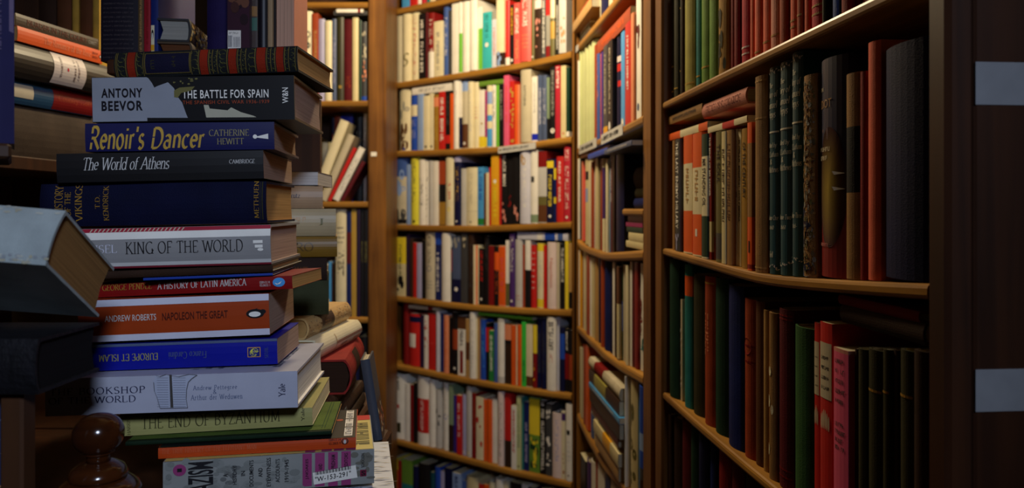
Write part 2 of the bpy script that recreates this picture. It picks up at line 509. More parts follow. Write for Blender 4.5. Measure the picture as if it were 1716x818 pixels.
def book(name, M, w, d, h, col, hard=False, page='cream', bands=(), mat=None, label='', group=None, deco=None, lying=False, bulge=None, kind='book', top=None, stickers=()):
    """local axes: x across the thickness, y from the spine into the pages, z along the spine"""
    root = empty(name, M)
    tag(root, label, kind, group)
    if mat is None:
        mat = M_CLOTH if hard == 'cloth' else M_PAPER
    tb = min(0.0026 if hard else 0.0006, w * .2)
    b = bulge if bulge is not None else (min(0.007, w * .16) if hard else min(0.0012, w * .05))
    n = 8 if hard else 4

    def y_of(x):
        return b * (2 * x / w - 1) ** 2

    if lying:
        def S(a, bb, eps=0.0004):
            return (bb, y_of(min(max(bb, 0), w)) - eps, h - a)
    else:
        def S(a, bb, eps=0.0004):
            return (a, y_of(min(max(a, 0), w)) - eps, bb)
    mb = MB()
    outer = [(0, d)] + [(w * i / n, y_of(w * i / n)) for i in range(n + 1)] + [(w, d)]
    inner = [(tb, d)] + [(min(max(w * i / n, tb), w - tb), y_of(w * i / n) + tb) for i in range(n + 1)] + [(w - tb, d)]
    zs = {0.0, h}
    for bd in bands:
        zs.add(max(0, min(h, bd[1] * h)))
        zs.add(max(0, min(h, bd[2] * h)))
    zs = sorted(zs)
    base = C(col)
    m = len(outer)
    for k in range(len(zs) - 1):
        zc = (zs[k] + zs[k + 1]) / 2 / h
        for i in range(m - 1):
            c = base
            for bd in bands:
                if bd[1] < zc < bd[2] and (bd[3] == 'b' or 0 < i < m - 2):
                    c = C(bd[0])
            mb.face([(*outer[i], zs[k]), (*outer[i + 1], zs[k]), (*outer[i + 1], zs[k + 1]), (*outer[i], zs[k + 1])], c, False)
    ic = C(page)
    for i in range(m - 1):
        mb.face([(*inner[i], 0), (*inner[i], h), (*inner[i + 1], h), (*inner[i + 1], 0)], ic if i in (0, m - 2) else base)
        mb.face([(*outer[i], 0), (*inner[i], 0), (*inner[i + 1], 0), (*outer[i + 1], 0)], base)
        mb.face([(*outer[i], h), (*outer[i + 1], h), (*inner[i + 1], h), (*inner[i], h)], base)
    for i in (0, m - 1):
        mb.face([(*outer[i], 0), (*outer[i], h), (*inner[i], h), (*inner[i], 0)], base)
    if deco:
        deco(mb, S, w, h)
    if top:
        top(mb, lambda a, bb, eps=0.0004: (w + eps, bb, h - a), h, d)
    cov = mb.build('cover', mat, root)
    for nm, fn in stickers:
        sm = MB()
        fn(sm, S, w, h)
        sm.build(nm, M_PRINT, cov)
    ov = 0.003 if hard else 0.0004
    pg = MB()
    pc = C(page)
    if w - 2 * tb > 0.002:
        x0, x1, y1, z0, z1 = tb, w - tb, d - ov, ov, h - ov
        yk = [tb + y_of(x0) * .9 + .0004, tb + .0012]
        xm = (x0 + x1) / 2
        ring = [(x0, yk[0]), (xm, yk[1]), (x1, yk[0]), (x1, y1), (xm, y1 - (.004 if hard else 0)), (x0, y1)]
        vs = [(x, y, z0) for x, y in ring] + [(x, y, z1) for x, y in ring]
        fs = [(0, 5, 4, 1), (1, 4, 3, 2), (6, 7, 10, 11), (7, 8, 9, 10)] + [(i, (i + 1) % 6, (i + 1) % 6 + 6, i + 6) for i in range(6)]
        pg.mesh(vs, fs, pc)
        pg.build('page_block', M_PAGES, root)
    return root


# ---------------------------------------------------------------- planes of the bookcases


class Plane:
    def __init__(self, p0, d):
        l = math.hypot(*d)
        self.d = (d[0] / l, d[1] / l)
        self.m = (-self.d[1], self.d[0])
        self.p0 = p0
        self.M = frame((p0[0], p0[1], 0), (*self.d, 0), (*self.m, 0), (0, 0, 1))

    def t(self, x, q=0.0):
        k = (x - CX) / F
        ax, ay = self.p0[0] + q * self.m[0], self.p0[1] + q * self.m[1]
        return -(ax - k * ay) / (self.d[0] - k * self.d[1])

    def depth(self, t, q=0.0):
        return self.p0[1] + q * self.m[1] + t * self.d[1]

    def z(self, y, t, q=0.0):
        return EYE - (y - CY) * self.depth(t, q) / F

    def poly(self, pts, q=0.0):
        out = []
        for x, y in pts:
            t = self.t(x, q)
            out.append((t, self.z(y, t, q)))
        return out


def interp(poly, t):
    if t <= poly[0][0]:
        return poly[0][1]
    for (a, za), (b, zb) in zip(poly, poly[1:]):
        if t <= b:
            return za + (zb - za) * (t - a) / (b - a)
    return poly[-1][1]


def resample(poly, n=24):
    a, b = poly[0][0], poly[-1][0]
    raw = [(a + (b - a) * i / n, interp(poly, a + (b - a) * i / n)) for i in range(n + 1)]
    out = [raw[0]]
    for i in range(1, n):
        out.append((raw[i][0], (raw[i - 1][1] + 2 * raw[i][1] + raw[i + 1][1]) / 4))
    return out + [raw[-1]]


def shelf_board(parent, poly, depth, thick, mat=W_SHELF, name='shelf'):
    """a board that sags as the polyline (t, z of its top) says, with a rounded front edge"""
    mb = MB()
    r = thick * .3
    prof = [(depth, 0), (r, 0), (r * .3, -r * .3), (0, -r), (0, -thick + r), (r * .3, -thick + r * .3), (r, -thick), (depth, -thick)]
    k = len(prof)
    vs = [(t, q, z + dz) for t, z in poly for q, dz in prof]
    fs = []
    for i in range(len(poly) - 1):
        for j in range(k):
            fs.append((i * k + j, i * k + (j + 1) % k, (i + 1) * k + (j + 1) % k, (i + 1) * k + j))
    fs += [tuple(range(k)), tuple(range((len(poly) - 1) * k, len(poly) * k))]
    mb.mesh(vs, fs, (1, 1, 1))
    return mb.build(name, mat, parent)


def slab(parent, name, mat, x0, x1, y0, y1, z0, z1, bev=0.003, col=(1, 1, 1)):
    mb = MB()
    mb.box(x0, x1, y0, y1, z0, z1, col, bev=bev)
    return mb.build(name, mat, parent)


def describe(w, col, bands, title, hard):
    s = 'thin ' if w < .0125 else ('thick ' if w > .036 else '')
    s += PAL[col][1] + ' book'
    if title:
        s += ' with ' + PAL[title][1] + ' lettering'
    elif bands:
        s += ' with ' + PAL[bands[0][0]][1] + (' foot' if bands[0][2] < .5 else (' head' if bands[0][1] > .5 else ' band'))
    return s


USED = {}
DECO = {}


def fit(look, rest, n):
    s = look + ', ' + rest
    if len(s.split()) > 14:
        s = look.split(' with ')[0] + ', ' + rest
    USED[s] = USED.get(s, 0) + 1
    return s if USED[s] == 1 else ORD[USED[s]] + ' ' + s


def split_opts(tok):
    return [o.split(':') for o in tok]


def fill_row(plane, board, data, crop, phrase, ref, group, depth, hard=None, q0=0.012, seed=1, tmin=None, tmax=None, top_lim=None, flat_phrase=None, lim=.024):
    """books of one shelf from lines  'x0 x1 top colour options'  measured on a crop (ox, oy, scale) of the photograph"""
    rng = random.Random(seed)
    ox, oy, sc = crop
    up, lay = [], []
    for line in data.strip().splitlines():
        tk = line.split()
        if not tk or tk[0].startswith('#'):
            continue
        if tk[0] == 'L':
            lay.append(tk[1:])
        else:
            up.append(tk)
    # books lying flat: thickness and height from their nearer (right-hand) end
    lying = []
    for tk in lay:
        x0, x1, ya, yb = (float(v) for v in tk[:4])
        o = split_opts(tk[5:])
        q = q0
        for e in o:
            if e[0] == 'q':
                q = float(e[1]) / 1000
        t0, t1 = plane.t(ox + x0 / sc, q), plane.t(ox + x1 / sc, q)
        z1, z0 = plane.z(oy + ya / sc, t1, q), plane.z(oy + yb / sc, t1, q)
        t0 = max(t0, tmin) if tmin is not None else t0
        t1 = min(t1, tmax) if tmax is not None else t1
        if top_lim is not None:
            over = z1 - (min(interp(top_lim, t0 + (t1 - t0) * v / 4) for v in range(5)) - lim)
            if over > 0:
                z0, z1 = max(z0 - over, z0 - .02), z1 - over
        if any(e[0] == 'st' for e in o):
            bot = max([L['z1'] for L in lying if L.get('st') and L['t0'] < t1 and L['t1'] > t0] + [max(interp(board, t0), interp(board, t1), interp(board, (t0 + t1) / 2))])
            z0, z1 = bot + .0005, bot + .0005 + z1 - z0
        if any(e[0] == 'on' for e in o):
            bot = max([L['z1'] for L in lying if L['t0'] < t1 and L['t1'] > t0] or [z0])
            z0, z1 = bot + .0005, bot + .0005 + z1 - z0
        lying.append(dict(t0=t0, t1=t1, z0=z0, z1=z1, q=q, col=tk[4], o=o, st=any(e[0] == 'st' for e in o)))
    prev = tmin if tmin is not None else -1e9
    placed = []
    for i, tk in enumerate(up):
        x0, x1 = float(tk[0]), float(tk[1])
        ytop = 0.0 if tk[2] == 'a' else float(tk[2])
        col, o = tk[3], split_opts(tk[4:])
        q = q0 + rng.uniform(-.004, .006)
        hd = hard if hard is not None else (rng.random() < .35)
        for e in o:
            if e[0] == 'q':
                q = float(e[1]) / 1000
            elif e[0] == 'h':
                hd = 'cloth'
            elif e[0] == 'j':
                hd = True
            elif e[0] == 'k':
                hd = False
        t0, t1 = plane.t(ox + x0 / sc, q), plane.t(ox + x1 / sc, q)
        for L in lying:
            if L['st']:
                if t0 + t1 > L['t0'] + L['t1']:
                    t0 = max(t0, L['t1'] + .0006)
                else:
                    t1 = min(t1, L['t0'] - .0006)
        t0 = max(t0, prev + .0004)
        if t1 - t0 < .005:
            t1 = t0 + .005
        if tmax is not None and t1 > tmax:
            t1 = tmax
            if t1 - t0 < .004:
                continue
        tc = (t0 + t1) / 2
        zb = max(interp(board, t0), interp(board, t1), interp(board, tc)) + .0003
        zt = zb + rng.uniform(.175, .225) if tk[2] == 'a' else plane.z(oy + ytop / sc, tc, q)
        for L in lying:
            if not L['st'] and t1 > L['t0'] - .002 and t0 < L['t1'] + .002 and not any(e[0] == 'tall' for e in o):
                zt = min(zt, L['z0'] - .0006)
        if top_lim is not None:
            zt = min(zt, min(interp(top_lim, v) for v in (t0, tc, t1)) - lim)
        zt = max(zt, zb + .06)
        prev = t1
        placed.append(dict(i=i, t0=t0, t1=t1, zb=zb, zt=zt, q=q, col=col, o=o, hd=hd))
    nb = len(placed)
    for k, b in enumerate(placed):
        w, h = b['t1'] - b['t0'], b['zt'] - b['zb']
        bands = [(e[1], float(e[2]), float(e[3]), 'b' if e[0] == 'b' else 's') for e in b['o'] if e[0] in 'bs' and len(e) == 4]
        title = next((e[1] for e in b['o'] if e[0] == 't'), None)
        ov = next((e[1].replace('_', ' ') for e in b['o'] if e[0] == 'n'), None)
        look = ov or describe(w, b['col'], bands, title, b['hd'])
        label = '%s, %s from %s, %s' % (look, ORD[k + 1], ref, phrase)
        if len(label.split()) > 15:
            label = '%s, %s from %s, %s' % (look.split(' with ')[0], ORD[k + 1], ref, phrase)

        def deco(mb, S, w, h, b=b, k=k):
            r2 = random.Random(seed * 991 + k * 17)
            for e in b['o']:
                if e[0] == 't':
                    v0, v1 = (float(e[2]), float(e[3])) if len(e) > 3 else (.24, .88)
                    cw = min(w * .5, .013)
                    put_marks(mb, S, (w / 2 - cw / 2, w / 2 + cw / 2, v0 * h, v1 * h), C(e[1]), r2)
                elif e[0] == 'm':
                    n = int(e[4]) if len(e) > 4 else 3
                    v0, v1 = float(e[2]), float(e[3])
                    step = (v1 - v0) / n
                    for i in range(n):
                        put_marks(mb, S, (w * .16, w * .84, (v0 + step * (i + .1)) * h, (v0 + step * (i + .1)) * h + min(step * .6 * h, w * .15)), C(e[1]), r2, False)
                elif e[0] == 'x':
                    cw = min(w * float(e[5]) if len(e) > 5 else w * .55, .02)
                    put_text(mb, S, e[1].replace('_', ' '), (w / 2 - cw / 2, w / 2 + cw / 2, float(e[3]) * h, float(e[4]) * h), C(e[2]), -90, 'sans', weight=2)
                elif e[0] == 'z':
                    put_text(mb, S, e[1].replace('_', ' '), (w * .14, w * .88, float(e[3]) * h, float(e[4]) * h), C(e[2]), 0, 'serif', slant=.2, weight=1.1)
                elif e[0] == 'r':                                # small panel: r:colour:a0:a1:v0:v1
                    put_rect(mb, S, (float(e[2]) * w, float(e[3]) * w, float(e[4]) * h, float(e[5]) * h), C(e[1]))
                elif e[0] == 'd':                                # disc: d:colour:v:radius share
                    put_disc(mb, S, w / 2, float(e[2]) * h, w * float(e[3]), w * float(e[3]), C(e[1]))
                elif e[0] == 'g':                                # scattered picture blotches g:colour:v0:v1:n
                    for _ in range(int(e[4])):
                        rv = w * r2.uniform(.1, .4)
                        put_disc(mb, S, r2.uniform(.2, .8) * w, min(max(r2.uniform(float(e[2]), float(e[3])) * h, rv + .001), h - rv - .001), w * r2.uniform(.08, .2), rv, C(e[1]), .0005, 8)
                elif e[0] == 'o':                                # a scallop-like emblem of ribs
                    v = float(e[2]) * h
                    for i in range(6):
                        put_disc(mb, S, w * (.16 + .13 * i), v - abs(i - 2.5) * .0016, w * .05, .011 - abs(i - 2.5) * .0012, C(e[1]), .0005, 10)
                elif e[0] == 'D':
                    DECO[e[1]](mb, S, w, h)
                elif e[0] == 'e':                                # gilt rules across the spine
                    for v in e[2:]:
                        put_rect(mb, S, (.04 * w, .96 * w, float(v) * h, float(v) * h + .0022), C(e[1]), .0004)
        lean = next((float(e[1]) for e in b['o'] if e[0] == 'l'), 0)
        M = plane.M @ Matrix.Translation((b['t0'], b['q'], b['zb']))
        if lean:
            M = M @ Matrix.Translation((w, 0, 0)) @ Matrix.Rotation(math.radians(lean), 4, 'Y') @ Matrix.Translation((-w, 0, 0))
        page = rng.choice(('cream', 'bone', 'ivory', 'white'))
        dd = min(depth - b['q'] - .01, max(.1, h * rng.uniform(.62, .7)))
        book('hardback_book' if b['hd'] else 'paperback_book', M, w, dd, h, b['col'], b['hd'], page, bands, None, label, group, deco)
    for k, L in enumerate(lying):
        under = [p['zt'] for p in placed if p['t1'] > L['t0'] and p['t0'] < L['t1']]
        for Q in lying[:k]:
            pass
        h, w = L['t1'] - L['t0'], L['z1'] - L['z0']
        title = next((e[1] for e in L['o'] if e[0] == 't'), None)
        hd = 'cloth' if any(e[0] == 'h' for e in L['o']) else False
        look = next((e[1].replace('_', ' ') for e in L['o'] if e[0] == 'n'), None) or describe(w, L['col'], [], title, hd)

        def deco(mb, S, w, h, L=L):
            r2 = random.Random(seed * 37 + int(L['t0'] * 1000))
            for e in L['o']:
                if e[0] == 't':
                    put_marks(mb, S, (h * .15, h * .85, w * .3, w * .7), C(e[1]), r2, False)
                elif e[0] == 'z':
                    put_text(mb, S, e[1].replace('_', ' '), (h * .1, h * .9, w * .25, w * .75), C(e[2]), 0, 'serif', weight=1.2)
        M = plane.M @ Matrix.Translation((L['t0'], L['q'], L['z0']))
        # lying: x -> up, y -> into the shelf, z -> towards the left end
        M = M @ Matrix(((0, 0, -1, h), (0, 1, 0, 0), (1, 0, 0, 0), (0, 0, 0, 1)))
        bands = [(e[1], float(e[2]), float(e[3]), 'b') for e in L['o'] if e[0] == 'b']
        dd = next((float(e[1]) for e in L['o'] if e[0] == 'dd'), min(depth - .02, h * .66 if h > .15 else .11))
        book('hardback_book' if hd else 'paperback_book', M, w, dd, h, L['col'], hd, 'bone', bands, None,
             fit(look, (flat_phrase or 'lying across the row') + ', ' + phrase, k + 1), group, deco, lying=True)
    return placed

# ---------------------------------------------------------------- the room
def structure(name, mat, x0, x1, y0, y1, z0, z1, col):
    mb = MB()
    mb.box(x0, x1, y0, y1, z0, z1, col)
    o = mb.build(name, mat)
    o['kind'] = 'structure'
    return o


W_FLOOR = wood_mat('floor_wood', (60, 36, 18), (98, 62, 32), 0.5, 1)
structure('floor', W_FLOOR, -2.4, 1.4, -2.4, 4.0, -0.05, 0.0, (1, 1, 1))
structure('ceiling', M_WALL, -2.4, 1.4, -2.4, 4.0, 2.70, 2.75, lin((150, 132, 104)))
structure('wall_left', M_WALL, -2.45, -2.4, -2.4, 4.0, 0, 2.70, lin((110, 92, 70)))
structure('wall_right', M_WALL, 1.4, 1.45, -2.4, 4.0, 0, 2.70, lin((110, 92, 70)))
structure('wall_back', M_WALL, -2.4, 1.4, 4.0, 4.05, 0, 2.70, lin((110, 92, 70)))
structure('wall_front', M_WALL, -2.4, 1.4, -2.45, -2.4, 0, 2.70, lin((110, 92, 70)))

# ---------------------------------------------------------------- corner bookcase (faces the aisle at a slant)
PC = Plane((0.162, 2.27), (0.551, -0.400))
PW = Plane((0.3809 - 0.0857 * 1.355, 1.355), (0.0857, -1.0))
TC0, TC1 = PC.t(650), PC.t(957)
case_c = empty('bookcase', PC.M)
tag(case_c, 'tall wooden bookcase across the corner at the aisle end, packed with modern paperbacks', 'bookcase')
CB = [
    [(673.7, 11.9), (739, -2), (860, -36), (955, -62)],
    [(671.7, 137), (763, 122.5), (870, 105), (943, 89), (957, 85)],
    [(671.7, 252.7), (759, 249.7), (834, 245.7), (895.6, 236.8), (953, 229)],
    [(658, 376.2), (719, 377.7), (798.5, 378.7), (877.8, 375.7), (955, 371.8)],
    [(669.7, 496.8), (739, 505.7), (798.5, 511.7), (877.8, 516.6), (957, 520)],
    [(665.5, 610.8), (756, 629.3), (825.8, 642), (895.5, 652.4), (960.5, 660.7)],
    [(655, 734.6), (741.7, 757), (843.5, 784.2), (894, 795.7), (963, 810)],
    [(655, 868), (760, 905), (860, 940), (960, 975)],
]


def extend(poly, a, b):
    p = resample(poly)
    return [(a, p[0][1])] + [x for x in p if a < x[0] < b] + [(b, p[-1][1])]


cb = [extend(PC.poly(p), TC0, TC1) for p in CB]
CBO = [shelf_board(case_c, p, 0.25, 0.021) for p in cb]
zt = max(z for t, z in cb[0])
low = [(TC0, 0.18), (TC1, 0.18)]
shelf_board(case_c, low, 0.25, 0.021)
slab(case_c, 'upright', W_POST, TC0 - 0.022, TC0, 0.0, 0.27, 0.0, 2.55)
slab(case_c, 'upright', W_POST, TC1 + .001, TC1 + 0.008, 0.004, 0.27, 0.0, 2.55, 0.001)
slab(case_c, 'back_panel', W_BACK, TC0 + .0005, TC1 + .0005, 0.2505, 0.262, 0.0, 2.55, 0)
slab(case_c, 'top_board', W_SHELF, TC0 + .0005, TC1 + .0005, 0.0, 0.25, 2.5, 2.53)


def shelf_card(case, plane, board, xa, xb, col, name='shelf_label', hgt=0.020, drop=0.003, marks=True, sd=1):
    """a printed card stuck along the front edge of a shelf"""
    ta, tb_ = plane.t(xa, 0), plane.t(xb, 0)
    mb = MB()
    z0 = interp(board, (ta + tb_) / 2)
    sl = (interp(board, tb_) - interp(board, ta))
    w, r = tb_ - ta, random.Random(sd)

    def S(a, b, eps=0.0):
        return (ta + a, -0.0012 - eps, interp(board, ta) + sl * a / w - drop - hgt + b)
    vs = [S(0, 0), S(w, 0), S(w, hgt), S(0, hgt)]
    back = [(v[0], -0.0002, v[2]) for v in vs]
    mb.mesh(vs + back, [(0, 1, 2, 3), (7, 6, 5, 4), (0, 4, 5, 1), (1, 5, 6, 2), (2, 6, 7, 3), (3, 7, 4, 0)], C(col))
    if marks:
        put_marks(mb, S, (w * .12, w * .85, hgt * .3, hgt * .72), C('dkgrey'), r, False)
        put_disc(mb, S, w * .06, hgt * .5, .004, .004, C('olive'))
    mb.build(name, M_CARD, case)


shelf_card(CBO[2], PC, cb[2], 835, 898, 'ltgrey', sd=3)

ROW_0 = '''
170 235 a sky
237 290 a red t:white
290 330 a white
332 362 a crimson
364 405 a teal
407 450 a cream
452 500 a dkgrey
502 560 a white
'''
ROW_A = '''
118 165 95 bone j
166 232 85 cream j q:6 z:S:olive:.22:.42
233 305 92 cream j t:red:.05:.95
312 360 115 black t:white:.08:.9
362 386 105 maroon j
387 436 108 dkred t:white:.38:.9 b:white:0:.4
438 508 180 cream t:grey:.1:.8
509 556 60 midblue t:white:.3:.85
557 590 88 dkgrey
591 646 10 white q:10
648 672 12 white q:10 b:lime:.01:.56
673 734 12 white j q:10
735 796 -4 white j q:2 
797 848 60 white q:14 b:lime:.01:.66
850 924 102 turq q:10 d:white:.42:.2 t:teal:.55:.95
926 965 92 lavender t:mauve:.2:.7 b:grey:.85:1
968 1030 -10 cream q:6 b:dkbrown:.01:.2 g:ltblue:.02:.2:5
1033 1074 0 red b:white:0:.12
1076 1114 40 black t:mustard:.5:.95 d:white:.08:.3
1116 1165 25 salmon x:AL_CAPONE:white:.5:.92 t:peach:.08:.4
1166 1250 -25 salmon q:4 x:ALL_WARS:white:.55:.98:.45 m:peach:.2:.45:4
1252 1284 -10 olive d:white:.06:.3
1286 1346 -5 dkbrown b:pinkwhite:.85:1 g:mauve:.1:.7:6
1350 1384 -14 dkgrey t:white:.05:.97
1386 1420 -8 grey b:red:.72:1 b:dkred:.01:.2
1422 1456 -14 olive b:cream:.66:1 b:gold:.3:.6
1460 1494 -8 black t:white:.1:.9
1496 1556 -14 ltgrey q:4 g:peach:.05:.7:6
'''
ROW_B = '''
140 232 186 cream j g:brown:.05:.4:14 g:grey:.55:.75:3 d:blue:.03:.1
236 298 250 blue q:14 b:cream:.62:.82 t:white:.2:.55
300 344 228 ltblue
346 392 255 cream d:black:.06:.2
393 436 210 cream d:black:.06:.2
437 478 245 ochre b:peach:.78:.95 t:gold:.15:.6
480 534 186 red t:white:.1:.92
536 576 195 black b:red:.1:.24 t:dkgrey:.4:.9
577 600 235 orange
602 642 112 white j q:6 t:ltgrey:.6:.9
643 664 116 white b:navy:.01:.46
665 722 118 bone b:ltblue:.84:1 b:brown:.01:.36 d:white:.08:.2
724 764 136 cream j q:6 t:ltgrey:.2:.9
765 812 140 cream j m:red:.45:.65:4
816 868 206 white b:yellow:.01:.2 d:gold:.42:.15
870 884 210 magenta b:yellow:.01:.18
885 920 168 cream b:sky:.01:.3 b:sky:.42:.52 b:ltblue:.7:.9
921 960 158 white t:black:.45:.92
962 988 160 lime
990 1024 120 black t:grey:.4:.9
1030 1074 82 pink t:salmon:.3:.9 tall
1076 1118 130 red g:gold:.05:.9:26
1120 1142 160 orange
1143 1164 160 peach
1166 1252 16 bone j q:2 x:KATYUSHA:dkgrey:.5:.78:.2 tall
1264 1312 92 white b:royal:.02:.12 t:ltgrey:.4:.9
1314 1352 80 slate t:lavender:.25:.8
1353 1390 80 slate t:lavender:.25:.8
1392 1414 100 sage b:black:.01:.34
1416 1464 10 black d:white:.12:.42 t:grey:.3:.95
1466 1506 0 crimson t:white:.7:.98
1510 1556 0 ivory d:red:.06:.15
1558 1582 14 dkgreen b:white:.01:.08
L 255 590 136 200 white t:grey
L 820 1026 112 150 grass
'''
ROW_C = '''
98 200 112 bone j b:midblue:.72:1 b:black:.01:.08 g:ltblue:.5:.75:8 g:dkgrey:.05:.2:6
202 236 180 ltblue
237 304 106 lemon t:dkgrey:.3:.95 d:black:.05:.14
306 358 140 white t:black:.3:.72
359 388 150 white g:black:.05:.95:10
390 430 150 ltgrey
431 470 152 white
480 530 110 black b:rust:.6:.94 b:ochre:.01:.34
532 598 120 cream j t:red:.38:.65 d:yellow:.24:.2
599 660 100 navy j b:lilac:.92:1 t:gold:.35:.9 d:white:.06:.12
662 702 215 ltgrey
704 798 206 cream j t:bone:.3:.9 b:bone:.24:.25 d:black:.06:.06
808 860 202 sky b:green:.01:.12 t:blue:.4:.95
862 876 255 brown
877 904 250 cream
906 922 205 red
923 988 92 mustard t:yellow:.08:.6 d:white:.62:.2
989 1002 94 red
1003 1058 72 black x:BLACK_MAN:white:.55:.98 g:mauve:.03:.3:8
1059 1100 74 black g:dkred:.1:.4:8
1101 1156 76 black g:mauve:.03:.25:6
1160 1246 50 lavender j q:4 g:tan:.86:.92:2 t:white:.2:.9
1252 1312 46 white j q:6 b:sage:.01:.12 r:dkgrey:.1:.6:.56:.64
1314 1392 70 ltgrey b:dkred:.78:1 b:olive:.25:.37 b:brown:.01:.25
1394 1448 134 navy t:yellow:.25:.75 b:yellow:.86:.97 d:white:.1:.2
1449 1470 136 dkblue b:yellow:.68:.86 b:yellow:.3:.4
1472 1532 112 red j x:RED_AT_WAR:white:.3:.92:.3
1536 1590 8 crimson j t:white:.15:.95 d:white:.06:.18
'''
ROW_D = '''
116 192 140 ivory b:yellow:.55:1 g:black:.1:.3:4 t:olive:.3:.9
196 232 112 dkpurple
234 256 150 dkbrown
258 292 186 red
294 334 190 lilac
338 358 160 black
360 436 92 bone j t:dkgrey:.5:.98 d:slate:.46:.25 m:grey:.15:.3:3
441 494 100 dkblue t:white:.1:.7 b:blue:.82:1
496 568 96 white j q:6
570 592 222 black b:dkred:.55:.95
593 664 132 navy b:slate:.35:1 d:white:.2:.2 g:grey:.86:.98:4
666 720 104 dkgrey g:bone:.8:.95:3
721 770 104 dkbrown t:dkgrey:.2:.85
772 782 206 cream
783 804 206 orange
805 816 206 cream
818 862 232 black t:red:.35:.95 d:white:.1:.2
863 900 126 black t:dkgrey:.5:.9
902 944 212 dkred
946 984 216 black b:orange:.6:.9 t:orange:.2:.6
986 1042 212 peach q:8 s:orange:.02:.98 t:salmon:.2:.8
1046 1072 166 white b:olive:.01:.35
1074 1118 106 purple j t:white:.45:.97 d:white:.08:.2
1119 1182 112 ltgrey j m:mauve:.1:.2:2
1184 1206 202 rust
1207 1250 166 black b:white:.56:1
1252 1302 206 red m:white:.3:.95:7
1310 1364 192 cream b:yellow:.88:1 b:yellow:.01:.14 t:ltgrey:.3:.8
1366 1392 206 red
1394 1466 182 pinkwhite j q:6 x:Napoleon:mauve:.32:.76:.42
1468 1500 186 bone
1504 1544 202 black x:THE_OPERATIVE:white:.42:.95
1546 1574 162 yellow
1576 1604 192 tan b:black:.01:.26
L 1145 1575 95 158 lavender b:blue:.25:.45 b:white:.5:.6 b:midblue:.1:.2
'''
ROW_E = '''
150 188 75 dkred tall
190 266 156 red r:white:.02:.68:.36:.62 b:navy:.84:.95
268 302 166 dkpurple
304 332 166 white g:red:.3:.9:8
334 386 152 red m:salmon:.45:.5:1
388 412 132 lavender j
414 440 152 dkblue
442 476 166 peach t:orange:.1:.9
478 500 182 black
504 544 142 black b:rust:.4:.72 d:white:.1:.2
546 602 172 white b:brown:.78:1 t:dkgrey:.45:.76 r:dkred:.3:.7:.04:.42
604 626 192 tan b:brown:.3:.6
628 668 142 white j q:5 t:ltgrey:.1:.9
669 688 146 cream
690 704 172 tan
705 746 196 blue j t:sky:.2:.9
748 770 222 black b:red:.5:.92
772 804 276 green t:white:.2:.9
806 828 222 midblue
830 876 192 ltgrey j b:white:.1:.95
886 930 222 black b:peach:.72:.98 b:dkbrown:.01:.66
934 958 236 orange
960 974 236 cream
975 1002 236 orange
1004 1038 212 brightgreen t:green:.05:.4
1040 1084 232 cream b:brown:.01:.17
1086 1114 236 dkred b:yellow:.55:1 g:mustard:.1:.5:5
1117 1146 188 navy t:dkgrey:.2:.8
1148 1180 186 navy t:dkgrey:.2:.8
1184 1250 166 white j q:4 x:BRITISH_ARMY:black:.55:.94 t:mauve:.3:.5
1252 1276 168 lavender
1280 1314 252 navy b:blue:.5:.9
1317 1346 262 black t:white:.65:.95 b:dkred:.2:.6
1348 1384 272 black b:rust:.2:.6
L 192 410 110 134 bone b:dkred:.2:.35
L 696 1085 160 182 lime
'''
ROW_F = '''
62 148 66 white j t:dkgrey:.7:.98 r:red:.42:.6:.47:.53 r:dkolive:.2:.7:.1:.25
150 184 130 white
186 206 136 dkred
207 226 124 black
228 300 86 white j s:red:.18:.68 t:pinkwhite:.2:.65
303 344 106 white j
346 386 172 ltgrey g:black:.4:.65:4
400 438 126 white j d:blue:.5:.35 t:ltgrey:.6:.9
440 464 132 sage b:dkbrown:.01:.4
466 490 206 violet
492 520 206 red t:pinkwhite:.3:.9
522 550 202 lilac d:white:.06:.3
552 590 152 ltgrey j d:cream:.06:.2
592 618 192 dkred t:rust:.3:.9
620 666 220 cream g:red:.2:.9:5
668 690 232 orange
692 718 236 orange
722 758 232 white
760 796 182 pinkwhite j t:grey:.1:.85 q:5
798 846 192 dkbrown b:red:.36:1
852 882 276 white t:red:.25:.95 q:5
884 912 212 palegreen t:sage:.3:.9 d:black:.05:.2
914 932 216 teal
934 966 252 dkblue t:lilac:.1:.7
970 1038 222 grass s:yellow:.5:.98 g:yellow:.02:.5:8 g:dkgreen:.02:.5:10
1040 1078 242 black t:white:.05:.98
1080 1116 266 dkgrey g:white:.05:.9:16
1118 1180 326 pinkwhite t:lilac:.2:.9
1182 1206 312 cream b:purple:.86:.97 g:rust:.05:.6:6
1208 1264 266 white j q:4 r:black:.2:.7:.6:.66 m:ltgrey:.25:.55:5 d:brown:.07:.12
'''
